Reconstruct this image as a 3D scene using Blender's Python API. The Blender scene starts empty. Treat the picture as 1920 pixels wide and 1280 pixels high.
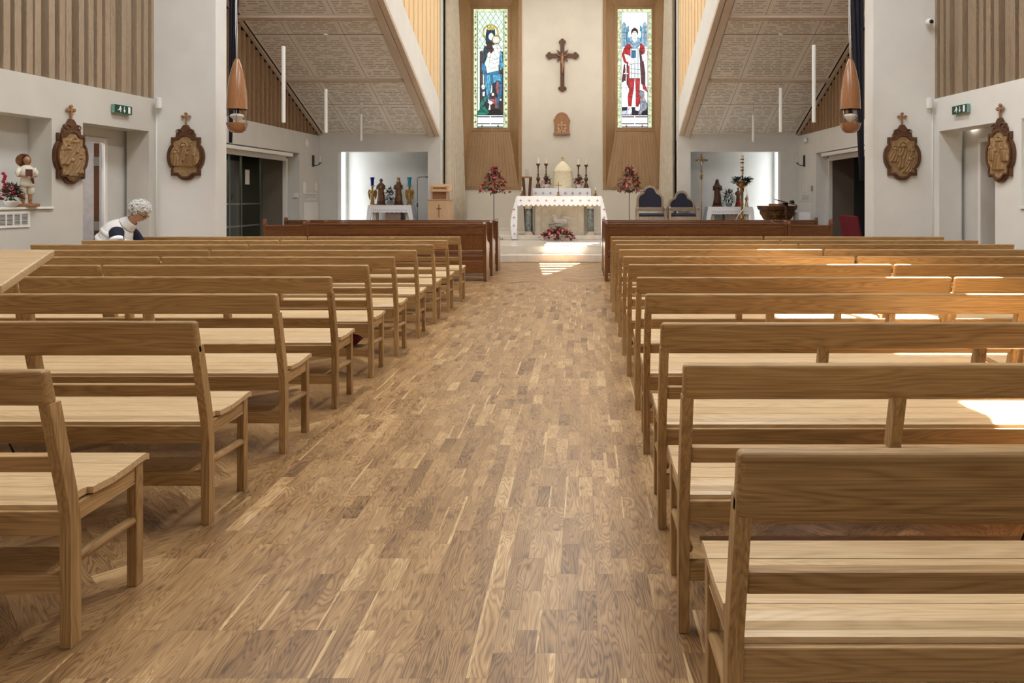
import bpy, math, random
from mathutils import Vector, Matrix
from mathutils.geometry import tessellate_polygon
random.seed(7)
S = bpy.context.scene
C = S.collection
PI = math.pi
# ------------------------------------------------------------------ camera, world, lights, exposure
CAMX, CAMZ, F, CX, CY = 0.62, 1.445, 1400.0, 1092.0, 372.0
cam_d = bpy.data.cameras.new('camera'); cam = bpy.data.objects.new('camera', cam_d); C.objects.link(cam)
cam.location = (CAMX, 0, CAMZ); cam.rotation_euler = (PI/2, 0, 0)
cam_d.sensor_width = 36; cam_d.lens = 36*F/1920
cam_d.shift_x = -(CX-960)/1920; cam_d.shift_y = -(640-CY)/1920
cam_d.clip_start = 0.05; cam_d.clip_end = 100
S.camera = cam
S.view_settings.view_transform = 'Standard'; S.view_settings.look = 'None'
S.view_settings.exposure = 0.35; S.view_settings.gamma = 1; S.view_settings.use_curve_mapping = False
w = bpy.data.worlds.new('sky'); S.world = w; w.use_nodes = True
w.node_tree.nodes['Background'].inputs[0].default_value = (0.75, 0.85, 1, 1)
w.node_tree.nodes['Background'].inputs[1].default_value = 1.0
def area(name, loc, sx, sy, power, rot=(0,0,0), col=(1,1,1), spread=PI):
    l = bpy.data.lights.new(name, 'AREA'); l.shape = 'RECTANGLE'; l.size = sx; l.size_y = sy
    l.energy = power; l.color = col; l.spread = spread
    o = bpy.data.objects.new(name, l); C.objects.link(o); o.location = loc; o.rotation_euler = rot
    return o
SUN = Vector((-0.20, -0.45, -1.0))
sl = bpy.data.lights.new('sun', 'SUN'); sl.energy = 60; sl.angle = 0.006; sl.color = (1, .95, .86)
so = bpy.data.objects.new('sun', sl); C.objects.link(so); so.rotation_euler = SUN.to_track_quat('-Z', 'Y').to_euler()
H = 8.5                                    # nave ceiling height
# unseen fill lamps added under the ceiling and before the rear wall, imitating daylight
area('nave_fill', (-2.6, 7.2, H-.12), 1.6, 9.5, 430, col=(.965,.985,1))
area('nave_fill', (3.0, 6.6, H-.12), 1.2, 9.5, 340, col=(.965,.985,1))
area('chancel_fill', (0, 17.6, H-.12), 1.8, 7, 210, col=(1,.985,.95))
area('rear_fill', (0, -2.9, 4.4), 5, 4.5, 14, rot=(PI/2, 0, PI), col=(.95,.98,1))  # added fill lamp; the rear wall has no window
for s in (-1, 1):
    area('side_chapel_window', (s*5.99, 20.67, 1.65), 2.2, .42, 8, rot=(0, s*PI/2, 0), col=(.93,.98,1))
    area('transept_fill', (s*5.0, 13.9, 6.0), 2.0, .8, 38, rot=(0, 0, 0), col=(1,.98,.95))  # added lamp to brighten the transept, no roof opening above it
    area('chancel_side_fill', (s*2.9, 21.6, 5.6), 2.0, 1.2, 26, rot=(0, s*PI/2, 0), col=(.96,.98,1))  # added lamp facing across the chancel, no window behind it
for s in (-1, 1): area('niche_window', (s*6.98, 7.4, 2.0), .3, 1.1, 22, rot=(PI/2, 0, PI), col=(.86,.94,1))
area('corridor_fill', (-7.9, 16.5, 2.45), .6, 2.5, 45, col=(1,1,.95))  # unseen lamp added to brighten the corridor behind the glass
# ------------------------------------------------------------------ pixel helper (photo pixel at a known depth -> point)
def at(px, py, Z): return (CAMX+(px-CX)*Z/F, Z, CAMZ-(py-CY)*Z/F)
def X(px, Z): return CAMX+(px-CX)*Z/F
def ZZ(py, Z): return CAMZ-(py-CY)*Z/F
# ------------------------------------------------------------------ materials
def srgb(r, g, b):
    f = lambda c: (c/255/12.92 if c/255 <= .04045 else ((c/255+.055)/1.055)**2.4)
    return (f(r), f(g), f(b), 1)
class N:
    def __init__(s, name):
        s.m = bpy.data.materials.new(name); s.m.use_nodes = True; s.t = s.m.node_tree
        s.b = s.t.nodes['Principled BSDF']
    def n(s, t, **k):
        x = s.t.nodes.new(t)
        for a, v in k.items():
            if a.startswith('i_'):
                x.inputs[a[2:].replace('_', ' ')].default_value = v
            else: setattr(x, a, v)
        return x
    def l(s, a, b): s.t.links.new(a, b)
    def math(s, op, a, b=None, c=None, clamp=False):
        x = s.t.nodes.new('ShaderNodeMath'); x.operation = op; x.use_clamp = clamp
        for i, v in enumerate((a, b, c)):
            if v is None: continue
            if isinstance(v, (int, float)): x.inputs[i].default_value = v
            else: s.l(v, x.inputs[i])
        return x.outputs[0]
    def ramp(s, f, stops):
        r = s.t.nodes.new('ShaderNodeValToRGB'); e = r.color_ramp.elements
        while len(e) > 1: e.remove(e[0])
        e[0].position, e[0].color = stops[0]
        for p, c in stops[1:]:
            q = e.new(p); q.color = c
        s.l(f, r.inputs[0]); return r.outputs[0]
    def mix(s, f, a, b, bt='MIX'):
        x = s.t.nodes.new('ShaderNodeMix'); x.data_type = 'RGBA'; x.blend_type = bt
        for i, v in ((0, f), (6, a), (7, b)):
            if isinstance(v, (int, float)): x.inputs[i].default_value = v
            elif isinstance(v, tuple): x.inputs[i].default_value = v
            else: s.l(v, x.inputs[i])
        return x.outputs[2]
    def bump(s, h, strength=.2, dist=.01):
        x = s.t.nodes.new('ShaderNodeBump'); x.inputs['Strength'].default_value = strength
        x.inputs['Distance'].default_value = dist; s.l(h, x.inputs['Height']); s.l(x.outputs[0], s.b.inputs['Normal'])
def plain(name, col, rough=.6, metal=0, noise=0.06, scale=20, spec=.5, bump=0):
    k = N(name); c = srgb(*col)
    tc = k.n('ShaderNodeTexCoord'); nz = k.n('ShaderNodeTexNoise', i_Scale=scale, i_Detail=3.0)
    k.l(tc.outputs['Object'], nz.inputs['Vector'])
    d = tuple(max(0, x*(1-noise*2)) for x in c[:3])+(1,); u = tuple(min(1, x*(1+noise*1.5)) for x in c[:3])+(1,)
    k.l(k.ramp(nz.outputs['Fac'], [(.3, d), (.7, u)]), k.b.inputs['Base Color'])
    k.b.inputs['Roughness'].default_value = rough; k.b.inputs['Metallic'].default_value = metal
    k.b.inputs['Specular IOR Level'].default_value = spec
    if bump: k.bump(nz.outputs['Fac'], bump, .02)
    return k.m
def wood(name, light, dark, axis=0, rough=.45, ring=1.0, uv=False, spec=.35, fig=1.0, coat=0):
    """oak-like timber: contour rings from a stretched noise, fine pores, per-object offset"""
    k = N(name); tc = k.n('ShaderNodeTexCoord')
    src = tc.outputs['UV'] if uv else tc.outputs['Object']
    oi = k.n('ShaderNodeObjectInfo')
    off = k.n('ShaderNodeVectorMath', operation='ADD'); k.l(src, off.inputs[0])
    cmb = k.n('ShaderNodeCombineXYZ'); r = k.math('MULTIPLY', oi.outputs['Random'], 37.0)
    for i in range(3): k.l(r, cmb.inputs[i])
    k.l(cmb.outputs[0], off.inputs[1])
    def st(along, across):
        mp = k.n('ShaderNodeMapping'); sc = [across]*3; sc[axis] = along
        mp.inputs['Scale'].default_value = sc; k.l(off.outputs[0], mp.inputs['Vector']); return mp.outputs[0]
    n1 = k.n('ShaderNodeTexNoise', i_Scale=1.0, i_Detail=2.0, i_Distortion=.25); k.l(st(.8, 8), n1.inputs['Vector'])
    rings = k.math('SINE', k.math('MULTIPLY', n1.outputs['Fac'], 120.0*ring)); rings = k.math('SUBTRACT', k.math('MULTIPLY', k.math('POWER', k.math('MULTIPLY_ADD', rings, .5, .5), .6), 2.0), 1.0)
    n2 = k.n('ShaderNodeTexNoise', i_Scale=1.0, i_Detail=3.0); k.l(st(4, 220), n2.inputs['Vector'])
    n3 = k.n('ShaderNodeTexNoise', i_Scale=1.0, i_Detail=2.0); k.l(st(.7, 5), n3.inputs['Vector'])
    f = k.math('ADD', k.math('MULTIPLY', rings, .10*fig), k.math('MULTIPLY', n2.outputs['Fac'], .85))
    f = k.math('ADD', f, k.math('MULTIPLY', n3.outputs['Fac'], .45))
    f = k.math('ADD', f, k.math('MULTIPLY', oi.outputs['Random'], .16))
    f = k.math('SUBTRACT', f, .23, clamp=True)
    c = k.ramp(f, [(.15, srgb(*dark)), (.75, srgb(*light))])
    k.l(c, k.b.inputs['Base Color']); k.b.inputs['Roughness'].default_value = rough
    k.b.inputs['Specular IOR Level'].default_value = spec
    if coat: k.b.inputs['Coat Weight'].default_value = coat; k.b.inputs['Coat Roughness'].default_value = .2
    k.bump(k.math('ADD', n2.outputs['Fac'], k.math('MULTIPLY', rings, .2)), .12, .002)
    return k.m
OAKL, OAKD = (198, 162, 112), (132, 98, 60)
oak = [wood('oak_%s' % 'xyz'[a], OAKL, OAKD, a) for a in range(3)]
pale = [wood('oak_seat_%s' % 'xyz'[a], (226, 198, 154), (186, 152, 110), a, rough=.36) for a in range(3)]
ash = [wood('limed_timber_%s' % 'xyz'[a], (214, 198, 180), (184, 164, 144), a, rough=.55) for a in range(3)]
slat = wood('slat_timber', (168, 148, 124), (126, 106, 84), 2, rough=.6)
slatb = wood('clerestory_timber', (244, 216, 172), (220, 184, 134), 2, rough=.6)
darkslat = wood('transept_slat_timber', (176, 142, 106), (126, 96, 68), 2, rough=.65)
panel = [wood('oak_panelling_%s' % 'xyz'[a], (172, 136, 94), (128, 96, 62), a, rough=.5) for a in range(3)]
pitch = [wood('varnished_pine_%s' % 'xyz'[a], (132, 84, 48), (76, 42, 20), a, rough=.28, coat=.4) for a in range(3)]
turned = [wood('turned_wood_%s' % 'xyz'[a], (164, 116, 78), (134, 88, 56), a, rough=.25, coat=.5, fig=.5) for a in range(3)]
carved = wood('carved_wood', (170, 138, 96), (124, 94, 60), 2, rough=.5, fig=.4)
walnut = wood('dark_carved_wood', (104, 68, 42), (60, 36, 20), 2, rough=.4, fig=.5)
limed = wood('limed_chair_wood', (176, 158, 138), (134, 112, 92), 2, rough=.5)
ambo = [wood('pale_beech_%s' % 'xyz'[a], (204, 172, 138), (178, 142, 106), a, rough=.5, fig=.6) for a in range(3)]
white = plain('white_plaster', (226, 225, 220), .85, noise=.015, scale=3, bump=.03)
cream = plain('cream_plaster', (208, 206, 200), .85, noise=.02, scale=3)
backwall = plain('altar_wall_plaster', (212, 203, 187), .85, noise=.02, scale=2)
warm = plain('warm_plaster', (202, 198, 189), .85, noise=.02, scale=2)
trimw = plain('white_paint', (232, 230, 224), .45, noise=.01)
greyp = plain('grey_paint', (150, 142, 132), .6, noise=.02)
stone = plain('limestone', (212, 198, 176), .5, noise=.05, scale=9, bump=.05)
stonep = plain('polished_limestone', (222, 212, 198), .25, noise=.04, scale=7)
marble = plain('grey_marble', (128, 134, 132), .25, noise=.22, scale=14)
speck = plain('speckled_granite', (150, 128, 116), .4, noise=.3, scale=160)
linen = plain('white_linen', (250, 250, 254), .8, noise=.01)
lace = plain('lace', (216, 214, 222), .9, noise=.12, scale=90)
emb = plain('rose_embroidery', (190, 160, 160), .8, noise=.1, scale=60)
gold = plain('gilded_metal', (196, 158, 84), .3, metal=.9, noise=.1)
brass = plain('aged_brass', (150, 116, 66), .35, metal=.85, noise=.2, scale=40)
bronze = plain('bronze', (108, 78, 50), .4, metal=.7, noise=.25, scale=40)
blackm = plain('black_metal', (22, 22, 24), .4, noise=.1)
silver = plain('grey_metal', (150, 152, 152), .4, metal=.7, noise=.03)
wax = plain('candle_wax', (240, 232, 210), .5, noise=.02)
navy = plain('navy_leather', (30, 32, 54), .45, noise=.08)
navyc = plain('dark_curtain_cloth', (30, 28, 40), .9, noise=.1)
beigec = plain('beige_curtain_cloth', (196, 184, 164), .9, noise=.05, scale=6)
silk = plain('cream_silk', (236, 222, 188), .5, noise=.06, scale=25, bump=.2)
maroon = plain('maroon_fabric', (112, 20, 34), .8, noise=.1)
leaf = plain('leaf_green', (52, 76, 40), .6, noise=.25, scale=30)
leafd = plain('leaf_dark', (34, 54, 32), .6, noise=.25, scale=30)
redf = plain('petal_crimson', (156, 22, 46), .6, noise=.2, scale=60)
pinkf = plain('petal_pink', (226, 140, 150), .6, noise=.12, scale=60)
purf = plain('petal_mauve', (150, 112, 160), .6, noise=.15, scale=60)
whitef = plain('petal_white', (240, 236, 228), .6, noise=.05, scale=60)
skin = plain('skin', (216, 168, 144), .5, noise=.05)
hairm = plain('grey_hair', (214, 212, 208), .7, noise=.12, scale=55, bump=.4)
vest = plain('white_quilted_nylon', (236, 236, 234), .45, noise=.02)
navyk = plain('navy_knit', (22, 26, 48), .8, noise=.1)
greenm = plain('exit_sign_green', (10, 66, 48), .4, noise=.02)
pink = plain('pinkish_wall', (218, 212, 208), .7, noise=.05, scale=8)
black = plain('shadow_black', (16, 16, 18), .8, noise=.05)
greyd = plain('door_grey', (118, 108, 96), .5, noise=.03)
def glassmat(name, tint, alpha_mix=.75):
    k = N(name); out = k.t.nodes['Material Output']
    tr = k.n('ShaderNodeBsdfTransparent'); tr.inputs[0].default_value = tint
    gl = k.n('ShaderNodeBsdfGlossy'); gl.inputs['Roughness'].default_value = .03
    mx = k.n('ShaderNodeMixShader'); mx.inputs[0].default_value = 1-alpha_mix
    k.l(tr.outputs[0], mx.inputs[1]); k.l(gl.outputs[0], mx.inputs[2]); k.l(mx.outputs[0], out.inputs[0]); return k.m
doorglass = glassmat('tinted_glass', srgb(150, 156, 140), .8)
clearglass = glassmat('clear_glass', srgb(245, 248, 248), .85)
def votive(name, col):
    k = N(name); k.b.inputs['Base Color'].default_value = srgb(*col); k.b.inputs['Roughness'].default_value = .08
    k.b.inputs['Transmission Weight'].default_value = .35; return k.m
blueg = votive('blue_glass', (24, 30, 150)); cyang = votive('turquoise_glass', (60, 178, 206))
def emis(name, col, st):
    k = N(name); k.b.inputs['Base Color'].default_value = (0, 0, 0, 1); k.b.inputs['Roughness'].default_value = .3
    tc = k.n('ShaderNodeTexCoord'); nz = k.n('ShaderNodeTexNoise', i_Scale=13.0, i_Detail=4.0); k.l(tc.outputs['Object'], nz.inputs['Vector'])
    c = srgb(*col)
    k.l(k.ramp(nz.outputs['Fac'], [(.36, tuple(x*(.45 if name.startswith('glass') and min(col) < 200 else .85) for x in c[:3])+(1,)), (.65, c)]), k.b.inputs['Emission Color'])
    k.b.inputs['Emission Strength'].default_value = st; return k.m
sky_pane = emis('daylit_pane', (236, 244, 250), 1.6)
# ------------------------------------------------------------------ mesh builder
class MB:
    def __init__(s): s.v = []; s.f = []; s.mi = []; s.cur = 0; s.uv = {}
    def add(s, vs, fs):
        o = len(s.v); s.v += [tuple(p) for p in vs]
        for f in fs: s.f.append(tuple(i+o for i in f)); s.mi.append(s.cur)
        return s
    def box(s, x0, x1, y0, y1, z0, z1):
        if x0 > x1: x0, x1 = x1, x0
        if y0 > y1: y0, y1 = y1, y0
        if z0 > z1: z0, z1 = z1, z0
        return s.hexa([(x0,y0,z0),(x1,y0,z0),(x1,y1,z0),(x0,y1,z0),(x0,y0,z1),(x1,y0,z1),(x1,y1,z1),(x0,y1,z1)])
    def hexa(s, p): return s.add(p, [(3,2,1,0),(4,5,6,7),(0,1,5,4),(1,2,6,5),(2,3,7,6),(3,0,4,7)])
    def prism(s, pts, d0, d1, plane='xz', holes=()):
        mk = {'xz': lambda a, b, d: (a, d, b), 'yz': lambda a, b, d: (d, a, b), 'xy': lambda a, b, d: (a, b, d)}[plane]
        loops = [list(pts)]+[list(h) for h in holes]
        flat = [p for l in loops for p in l]; n = len(flat)
        tris = tessellate_polygon([[Vector((p[0], p[1], 0)) for p in l] for l in loops]) if (holes or len(pts) > 4) else ([(0,1,2),(0,2,3)] if len(pts) == 4 else [(0,1,2)])
        vs = [mk(a, b, d0) for a, b in flat]+[mk(a, b, d1) for a, b in flat]
        fs = [tuple(t) for t in tris]+[tuple(i+n for i in reversed(t)) for t in tris]
        o = 0
        for l in loops:
            m = len(l)
            for i in range(m): j = (i+1) % m; fs.append((o+i, o+j, o+j+n, o+i+n))
            o += m
        return s.add(vs, fs)
    def loft(s, secs, n=16, cap=True):
        """secs: (cx,cy,cz,rx,ry) horizontal ellipses"""
        vs = []; fs = []
        for (cx, cy, cz, rx, ry) in secs:
            for i in range(n): a = 2*PI*i/n; vs.append((cx+rx*math.cos(a), cy+ry*math.sin(a), cz))
        for k in range(len(secs)-1):
            for i in range(n): j = (i+1) % n; fs.append((k*n+i, k*n+j, (k+1)*n+j, (k+1)*n+i))
        if cap: fs += [tuple(reversed(range(n))), tuple(range((len(secs)-1)*n, len(secs)*n))]
        return s.add(vs, fs)
    def lathe(s, prof, c=(0,0,0), n=20): return s.loft([(c[0], c[1], c[2]+z, max(r, .0004), max(r, .0004)) for r, z in prof], n)
    def tube(s, pts, r, n=8, cap=True):
        pts = [Vector(p) for p in pts]; rr = r if isinstance(r, (list, tuple)) else [r]*len(pts)
        vs = []; fs = []; up = None
        for i, p in enumerate(pts):
            t = (pts[min(i+1, len(pts)-1)]-pts[max(i-1, 0)]).normalized()
            if up is None: up = Vector((0,0,1)) if abs(t.z) < .9 else Vector((1,0,0))
            a = t.cross(up).normalized(); b = a.cross(t).normalized(); up = b
            for k in range(n): q = 2*PI*k/n; vs.append(p+(a*math.cos(q)+b*math.sin(q))*rr[i])
        for k in range(len(pts)-1):
            for i in range(n): j = (i+1) % n; fs.append((k*n+i, k*n+j, (k+1)*n+j, (k+1)*n+i))
        if cap: fs += [tuple(reversed(range(n))), tuple(range((len(pts)-1)*n, len(pts)*n))]
        return s.add(vs, fs)
    def ball(s, c, rx, ry=None, rz=None, n=12, m=8):
        ry = rx if ry is None else ry; rz = rx if rz is None else rz
        return s.loft([(c[0], c[1], c[2]-rz*math.cos(PI*(k+.02)/(m+.04)), max(rx*math.sin(PI*(k+.02)/(m+.04)), .0003), max(ry*math.sin(PI*(k+.02)/(m+.04)), .0003)) for k in range(m+1)], n)
    def quadleaf(s, p, d, L, W, up=(0,0,1)):
        d = Vector(d).normalized(); a = d.cross(Vector(up)); a = a.normalized() if a.length > .01 else Vector((1,0,0))
        p = Vector(p); nrm = a.cross(d)*L*.08
        return s.add([p, p+d*L*.5+a*W/2+nrm, p+d*L, p+d*L*.5-a*W/2+nrm], [(0,1,2,3)])
    def build(s, name, mat, parent=None, smooth=False, loc=None, rz=0, bevel=0, kind=None, segs=2, auto=None):
        me = bpy.data.meshes.new(name); me.from_pydata(s.v, [], s.f)
        mats = mat if isinstance(mat, (list, tuple)) else [mat]
        for m in mats: me.materials.append(m)
        if len(mats) > 1:
            for p, i in zip(me.polygons, s.mi): p.material_index = min(i, len(mats)-1)
        if smooth:
            for p in me.polygons: p.use_smooth = True
            if auto is not None and hasattr(me, 'set_sharp_from_angle'): me.set_sharp_from_angle(angle=auto)
        o = bpy.data.objects.new(name, me); C.objects.link(o)
        if parent: o.parent = parent
        if loc: o.location = loc
        o.rotation_euler[2] = rz
        if bevel:
            b = o.modifiers.new('bevel', 'BEVEL'); b.width = bevel; b.segments = segs; b.limit_method = 'ANGLE'; b.angle_limit = .6
        if kind: o['kind'] = kind
        me.update()
        return o
def recalc(o):
    import bmesh
    bm = bmesh.new(); bm.from_mesh(o.data); bmesh.ops.recalc_face_normals(bm, faces=bm.faces); bm.to_mesh(o.data); bm.free(); return o
def tag(o, label, cat, group=None):
    o['label'] = label; o['category'] = cat
    if group: o['group'] = group
    return o
def thing(name, label, cat, loc=(0,0,0), rz=0, group=None):
    o = bpy.data.objects.new(name, None); C.objects.link(o); o.location = loc; o.rotation_euler[2] = rz
    o.empty_display_size = .1
    return tag(o, label, cat, group)
def dup(root, loc, rz=None, label=None, group=None):
    r = root.copy(); C.objects.link(r); r.location = loc
    if rz is not None: r.rotation_euler[2] = rz
    if label: r['label'] = label
    if group: r['group'] = group
    def rec(a, b):
        for ch in list(a.children):
            c = ch.copy(); C.objects.link(c); c.parent = b; rec(ch, c)
    rec(root, r); return r
# ================================================================== BUILDING SHELL
def nx(Z): return 6.37+.097*(12.2-Z)       # nave side wall
def tx(Z): return 6.42+.04*(20-Z)          # transept side wall
def slope(Z): return 3.16+.47*(20-Z)       # transept ceiling
def bi(Z): return 3.21+.037*(20-Z)         # bulkhead inner face
def bo(Z): return 3.49+.037*(20-Z)
def wall_mb(mb, p0, p1, t, z0, z1, holes=()):
    """wall from p0 to p1 (plan), thickness t to the left of the direction; holes (s0,s1,z0,z1) as plan distances"""
    a = Vector((p0[0], p0[1])); d = Vector((p1[0]-p0[0], p1[1]-p0[1])); L = d.length; d /= L; nrm = Vector((-d.y, d.x))*t
    ss = sorted({0, L, *[h[0] for h in holes], *[h[1] for h in holes]}); ss = [q for q in ss if 0 <= q <= L]
    zs = sorted({z0, z1, *[h[2] for h in holes], *[h[3] for h in holes]}); zs = [q for q in zs if z0 <= q <= z1]
    for i in range(len(ss)-1):
        run = None
        for j in range(len(zs)-1):
            sm, zm = (ss[i]+ss[i+1])/2, (zs[j]+zs[j+1])/2
            solid = not any(h[0] < sm < h[1] and h[2] < zm < h[3] for h in holes)
            if solid:
                q0, q1 = a+d*ss[i], a+d*ss[i+1]
                P = lambda q, z: (q.x, q.y, z)
                mb.hexa([P(q0,zs[j]),P(q1,zs[j]),P(q1+nrm,zs[j]),P(q0+nrm,zs[j]),P(q0,zs[j+1]),P(q1,zs[j+1]),P(q1+nrm,zs[j+1]),P(q0+nrm,zs[j+1])])
    return mb
# ---- floor: oak strips in the aisle, herringbone under the pews; every strip has its own tone
def floor_material():
    k = N('oak_floor'); tc = k.n('ShaderNodeTexCoord'); at_ = k.n('ShaderNodeAttribute', attribute_name='tone')
    sep = k.n('ShaderNodeSeparateColor'); k.l(at_.outputs['Color'], sep.inputs[0])
    def st(a, b):
        mp = k.n('ShaderNodeMapping'); mp.inputs['Scale'].default_value = (a, b, 1); k.l(tc.outputs['UV'], mp.inputs['Vector']); return mp.outputs[0]
    n1 = k.n('ShaderNodeTexNoise', i_Scale=1.0, i_Detail=2.0, i_Distortion=.35); k.l(st(1.7, 13), n1.inputs['Vector'])
    rings = k.math('SINE', k.math('MULTIPLY', n1.outputs['Fac'], 130.0)); rings = k.math('SUBTRACT', k.math('MULTIPLY', k.math('POWER', k.math('MULTIPLY_ADD', rings, .5, .5), .5), 2.0), 1.0)
    n2 = k.n('ShaderNodeTexNoise', i_Scale=1.0, i_Detail=3.0); k.l(st(9, 260), n2.inputs['Vector'])
    n3 = k.n('ShaderNodeTexNoise', i_Scale=1.0, i_Detail=2.0); k.l(st(3, 9), n3.inputs['Vector'])
    f = k.math('ADD', k.math('MULTIPLY', rings, .17), k.math('MULTIPLY', n2.outputs['Fac'], .6))
    f = k.math('ADD', f, k.math('MULTIPLY', n3.outputs['Fac'], .62))
    f = k.math('ADD', f, k.math('MULTIPLY', sep.outputs[0], .62))
    f = k.math('SUBTRACT', f, .49, clamp=True)
    c = k.ramp(f, [(.05, srgb(90, 62, 38)), (.40, srgb(152, 117, 76)), (.72, srgb(188, 152, 106)), (1, srgb(224, 196, 148))])
    c = k.mix(k.math('MULTIPLY', sep.outputs[1], .3), c, srgb(138, 104, 72))
    vor = k.n('ShaderNodeTexVoronoi', voronoi_dimensions='2D', i_Scale=1.0, i_Randomness=1.0); k.l(st(2.3, 5.5), vor.inputs['Vector'])
    kn = k.ramp(vor.outputs['Distance'], [(.0, (1,1,1,1)), (.09, (0,0,0,1))])
    c = k.mix(k.math('MULTIPLY', kn, .7), c, srgb(74, 46, 28))
    gap = k.ramp(sep.outputs[2], [(.4, (0,0,0,1)), (.6, (1,1,1,1))])
    c = k.mix(gap, c, srgb(60, 40, 24))
    k.l(c, k.b.inputs['Base Color'])
    k.l(k.math('ADD', .27, k.math('MULTIPLY', n2.outputs['Fac'], .14)), k.b.inputs['Roughness'])
    k.b.inputs['Specular IOR Level'].default_value = .45
    k.bump(k.math('ADD', n2.outputs['Fac'], k.math('MULTIPLY', rings, .3)), .08, .002)
    return k.m
def make_floor():
    rnd = random.Random(3); vs = []; fs = []; uvs = []; tones = []
    def quad(pts, L, W, u0, v0, tone, gap=0):
        o = len(vs); vs.extend(pts); fs.append((o, o+1, o+2, o+3))
        uvs.extend([(u0, v0), (u0+L, v0), (u0+L, v0+W), (u0, v0+W)]); tones.extend([tone+(gap,)]*4)
    def tone():
        r = rnd.random(); t = rnd.gauss(.5, .11)
        if r < .05: t = .86
        if r > .95: t = .12
        return (min(1, max(0, t)), rnd.random()**2)
    quad([(-9,-3.2,-.003),(9,-3.2,-.003),(9,23.2,-.003),(-9,23.2,-.003)], 18, 26, 0, 0, (0, 0), 1)
    g = .0003
    W, L = .067, .25; n = 32; x0 = -n*W/2
    for i in range(n):
        ph = (i % 2)*.5*L
        y = -1.0+ph-L
        while y < 12.62:
            l = L if rnd.random() < .72 else L*rnd.choice((1.5, 2))
            ye = min(y+l, 12.62); xa = x0+i*W
            if ye-y > .01:
                tn = tone(); ru, rv = rnd.random()*60, rnd.random()*60; sap = rnd.random()
                if sap < .13:      # strip with a pale sapwood edge
                    wa, wb = W*rnd.uniform(.10, .32), W*rnd.uniform(.05, .25); wa, wb = (wa, wb) if sap < .065 else (wb, wa)
                    side_ = 1 if rnd.random() < .5 else 0
                    e0, e1 = (xa+wa, xa+wb) if side_ else (xa+W-wa, xa+W-wb)
                    L1 = [(e0, y+g, 0), (e1, ye-g, 0), (xa+g, ye-g, 0), (xa+g, y+g, 0)]; R1 = [(xa+W-g, y+g, 0), (xa+W-g, ye-g, 0), (e1, ye-g, 0), (e0, y+g, 0)]
                    quad(L1, ye-y, W/2, ru, rv, (1.0, 0) if side_ else tn); quad(R1, ye-y, W/2, ru, rv+.03, tn if side_ else (1.0, 0))
                else: quad([(xa+W-g, y+g, 0), (xa+W-g, ye-g, 0), (xa+g, ye-g, 0), (xa+g, y+g, 0)], ye-y, W, ru, rv, tn)
            y += l
    # herringbone, clipped to rectangles
    def clip(poly, xa, xb, ya, yb):
        for ax, lim, sg in ((0, xa, 1), (0, xb, -1), (1, ya, 1), (1, yb, -1)):
            out = []
            for i in range(len(poly)):
                p, q = poly[i], poly[(i+1) % len(poly)]
                dp, dq = (p[ax]-lim)*sg, (q[ax]-lim)*sg
                if dp >= 0: out.append(p)
                if (dp >= 0) != (dq >= 0):
                    t = dp/(dp-dq); out.append((p[0]+(q[0]-p[0])*t, p[1]+(q[1]-p[1])*t))
            poly = out
            if len(poly) < 3: return []
        return poly
    w_, l_ = .085, .425; c = s_ = math.sqrt(.5); m = 5
    def herring(xa, xb, ya, yb):
        mx = 9
        for a in range(-190, 260):
            for b in range(-60, 60):
                # blocks in rotated lattice: horizontal board at (a*w, a*w + b*(2l))
                for kind in (0, 1):
                    if kind == 0: u0, v0, du, dv = a*w_, -a*w_+b*2*l_, l_, w_
                    else: u0, v0, du, dv = a*w_, -a*w_+b*2*l_+w_, w_, l_
                    if kind == 0: u0, v0 = a*w_, a*w_+b*2*l_
                    else: u0, v0 = a*w_+0, a*w_+b*2*l_+w_
                    cx_, cy_ = (u0+du/2), (v0+dv/2)
                    xx, yy = (cx_-cy_)*c, (cx_+cy_)*c+4
                    if not (xa-.4 < xx < xb+.4 and ya-.4 < yy < yb+.4): continue
                    pl = [(u0+g, v0+g), (u0+du-g, v0+g), (u0+du-g, v0+dv-g), (u0+g, v0+dv-g)]
                    wp = clip([((p-q)*c, (p+q)*c+4) for p, q in pl], xa, xb, ya, yb)
                    if len(wp) < 3: continue
                    ru, rv = rnd.random()*60, rnd.random()*60; tn = tone(); o = len(vs)
                    for (px_, py_) in wp:
                        vs.append((px_, py_, 0)); yy_ = py_-4
                        uu, vv = (px_*c+yy_*c), (-px_*c+yy_*c)
                        uvs.append((uu+ru, vv+rv) if kind == 0 else (vv+ru, uu+rv)); tones.append(tn+(0,))
                    fs.append(tuple(range(o, o+len(wp))))
    e = n*W/2
    herring(-7.4, -e, -.6, 12.62); herring(e, 7.4, -.6, 12.62); herring(-7.4, 7.4, 12.62, 17.0)
    me = bpy.data.meshes.new('floor'); me.from_pydata(vs, [], fs)
    uvl = me.uv_layers.new(name='UVMap'); ca = me.color_attributes.new('tone', 'FLOAT_COLOR', 'CORNER')
    uvl = me.uv_layers['UVMap']; ca = me.color_attributes['tone']
    for li, lp in enumerate(me.loops):
        uvl.data[li].uv = uvs[lp.vertex_index]; t = tones[lp.vertex_index]; ca.data[li].color = (t[0], t[1], t[2], 1)
    me.materials.append(floor_material())
    o = bpy.data.objects.new('floor', me); C.objects.link(o); o['kind'] = 'structure'; recalc_up(o); return o
def recalc_up(o):
    for p in o.data.polygons:
        if p.normal.z < 0: p.flip()
make_floor()
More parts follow.
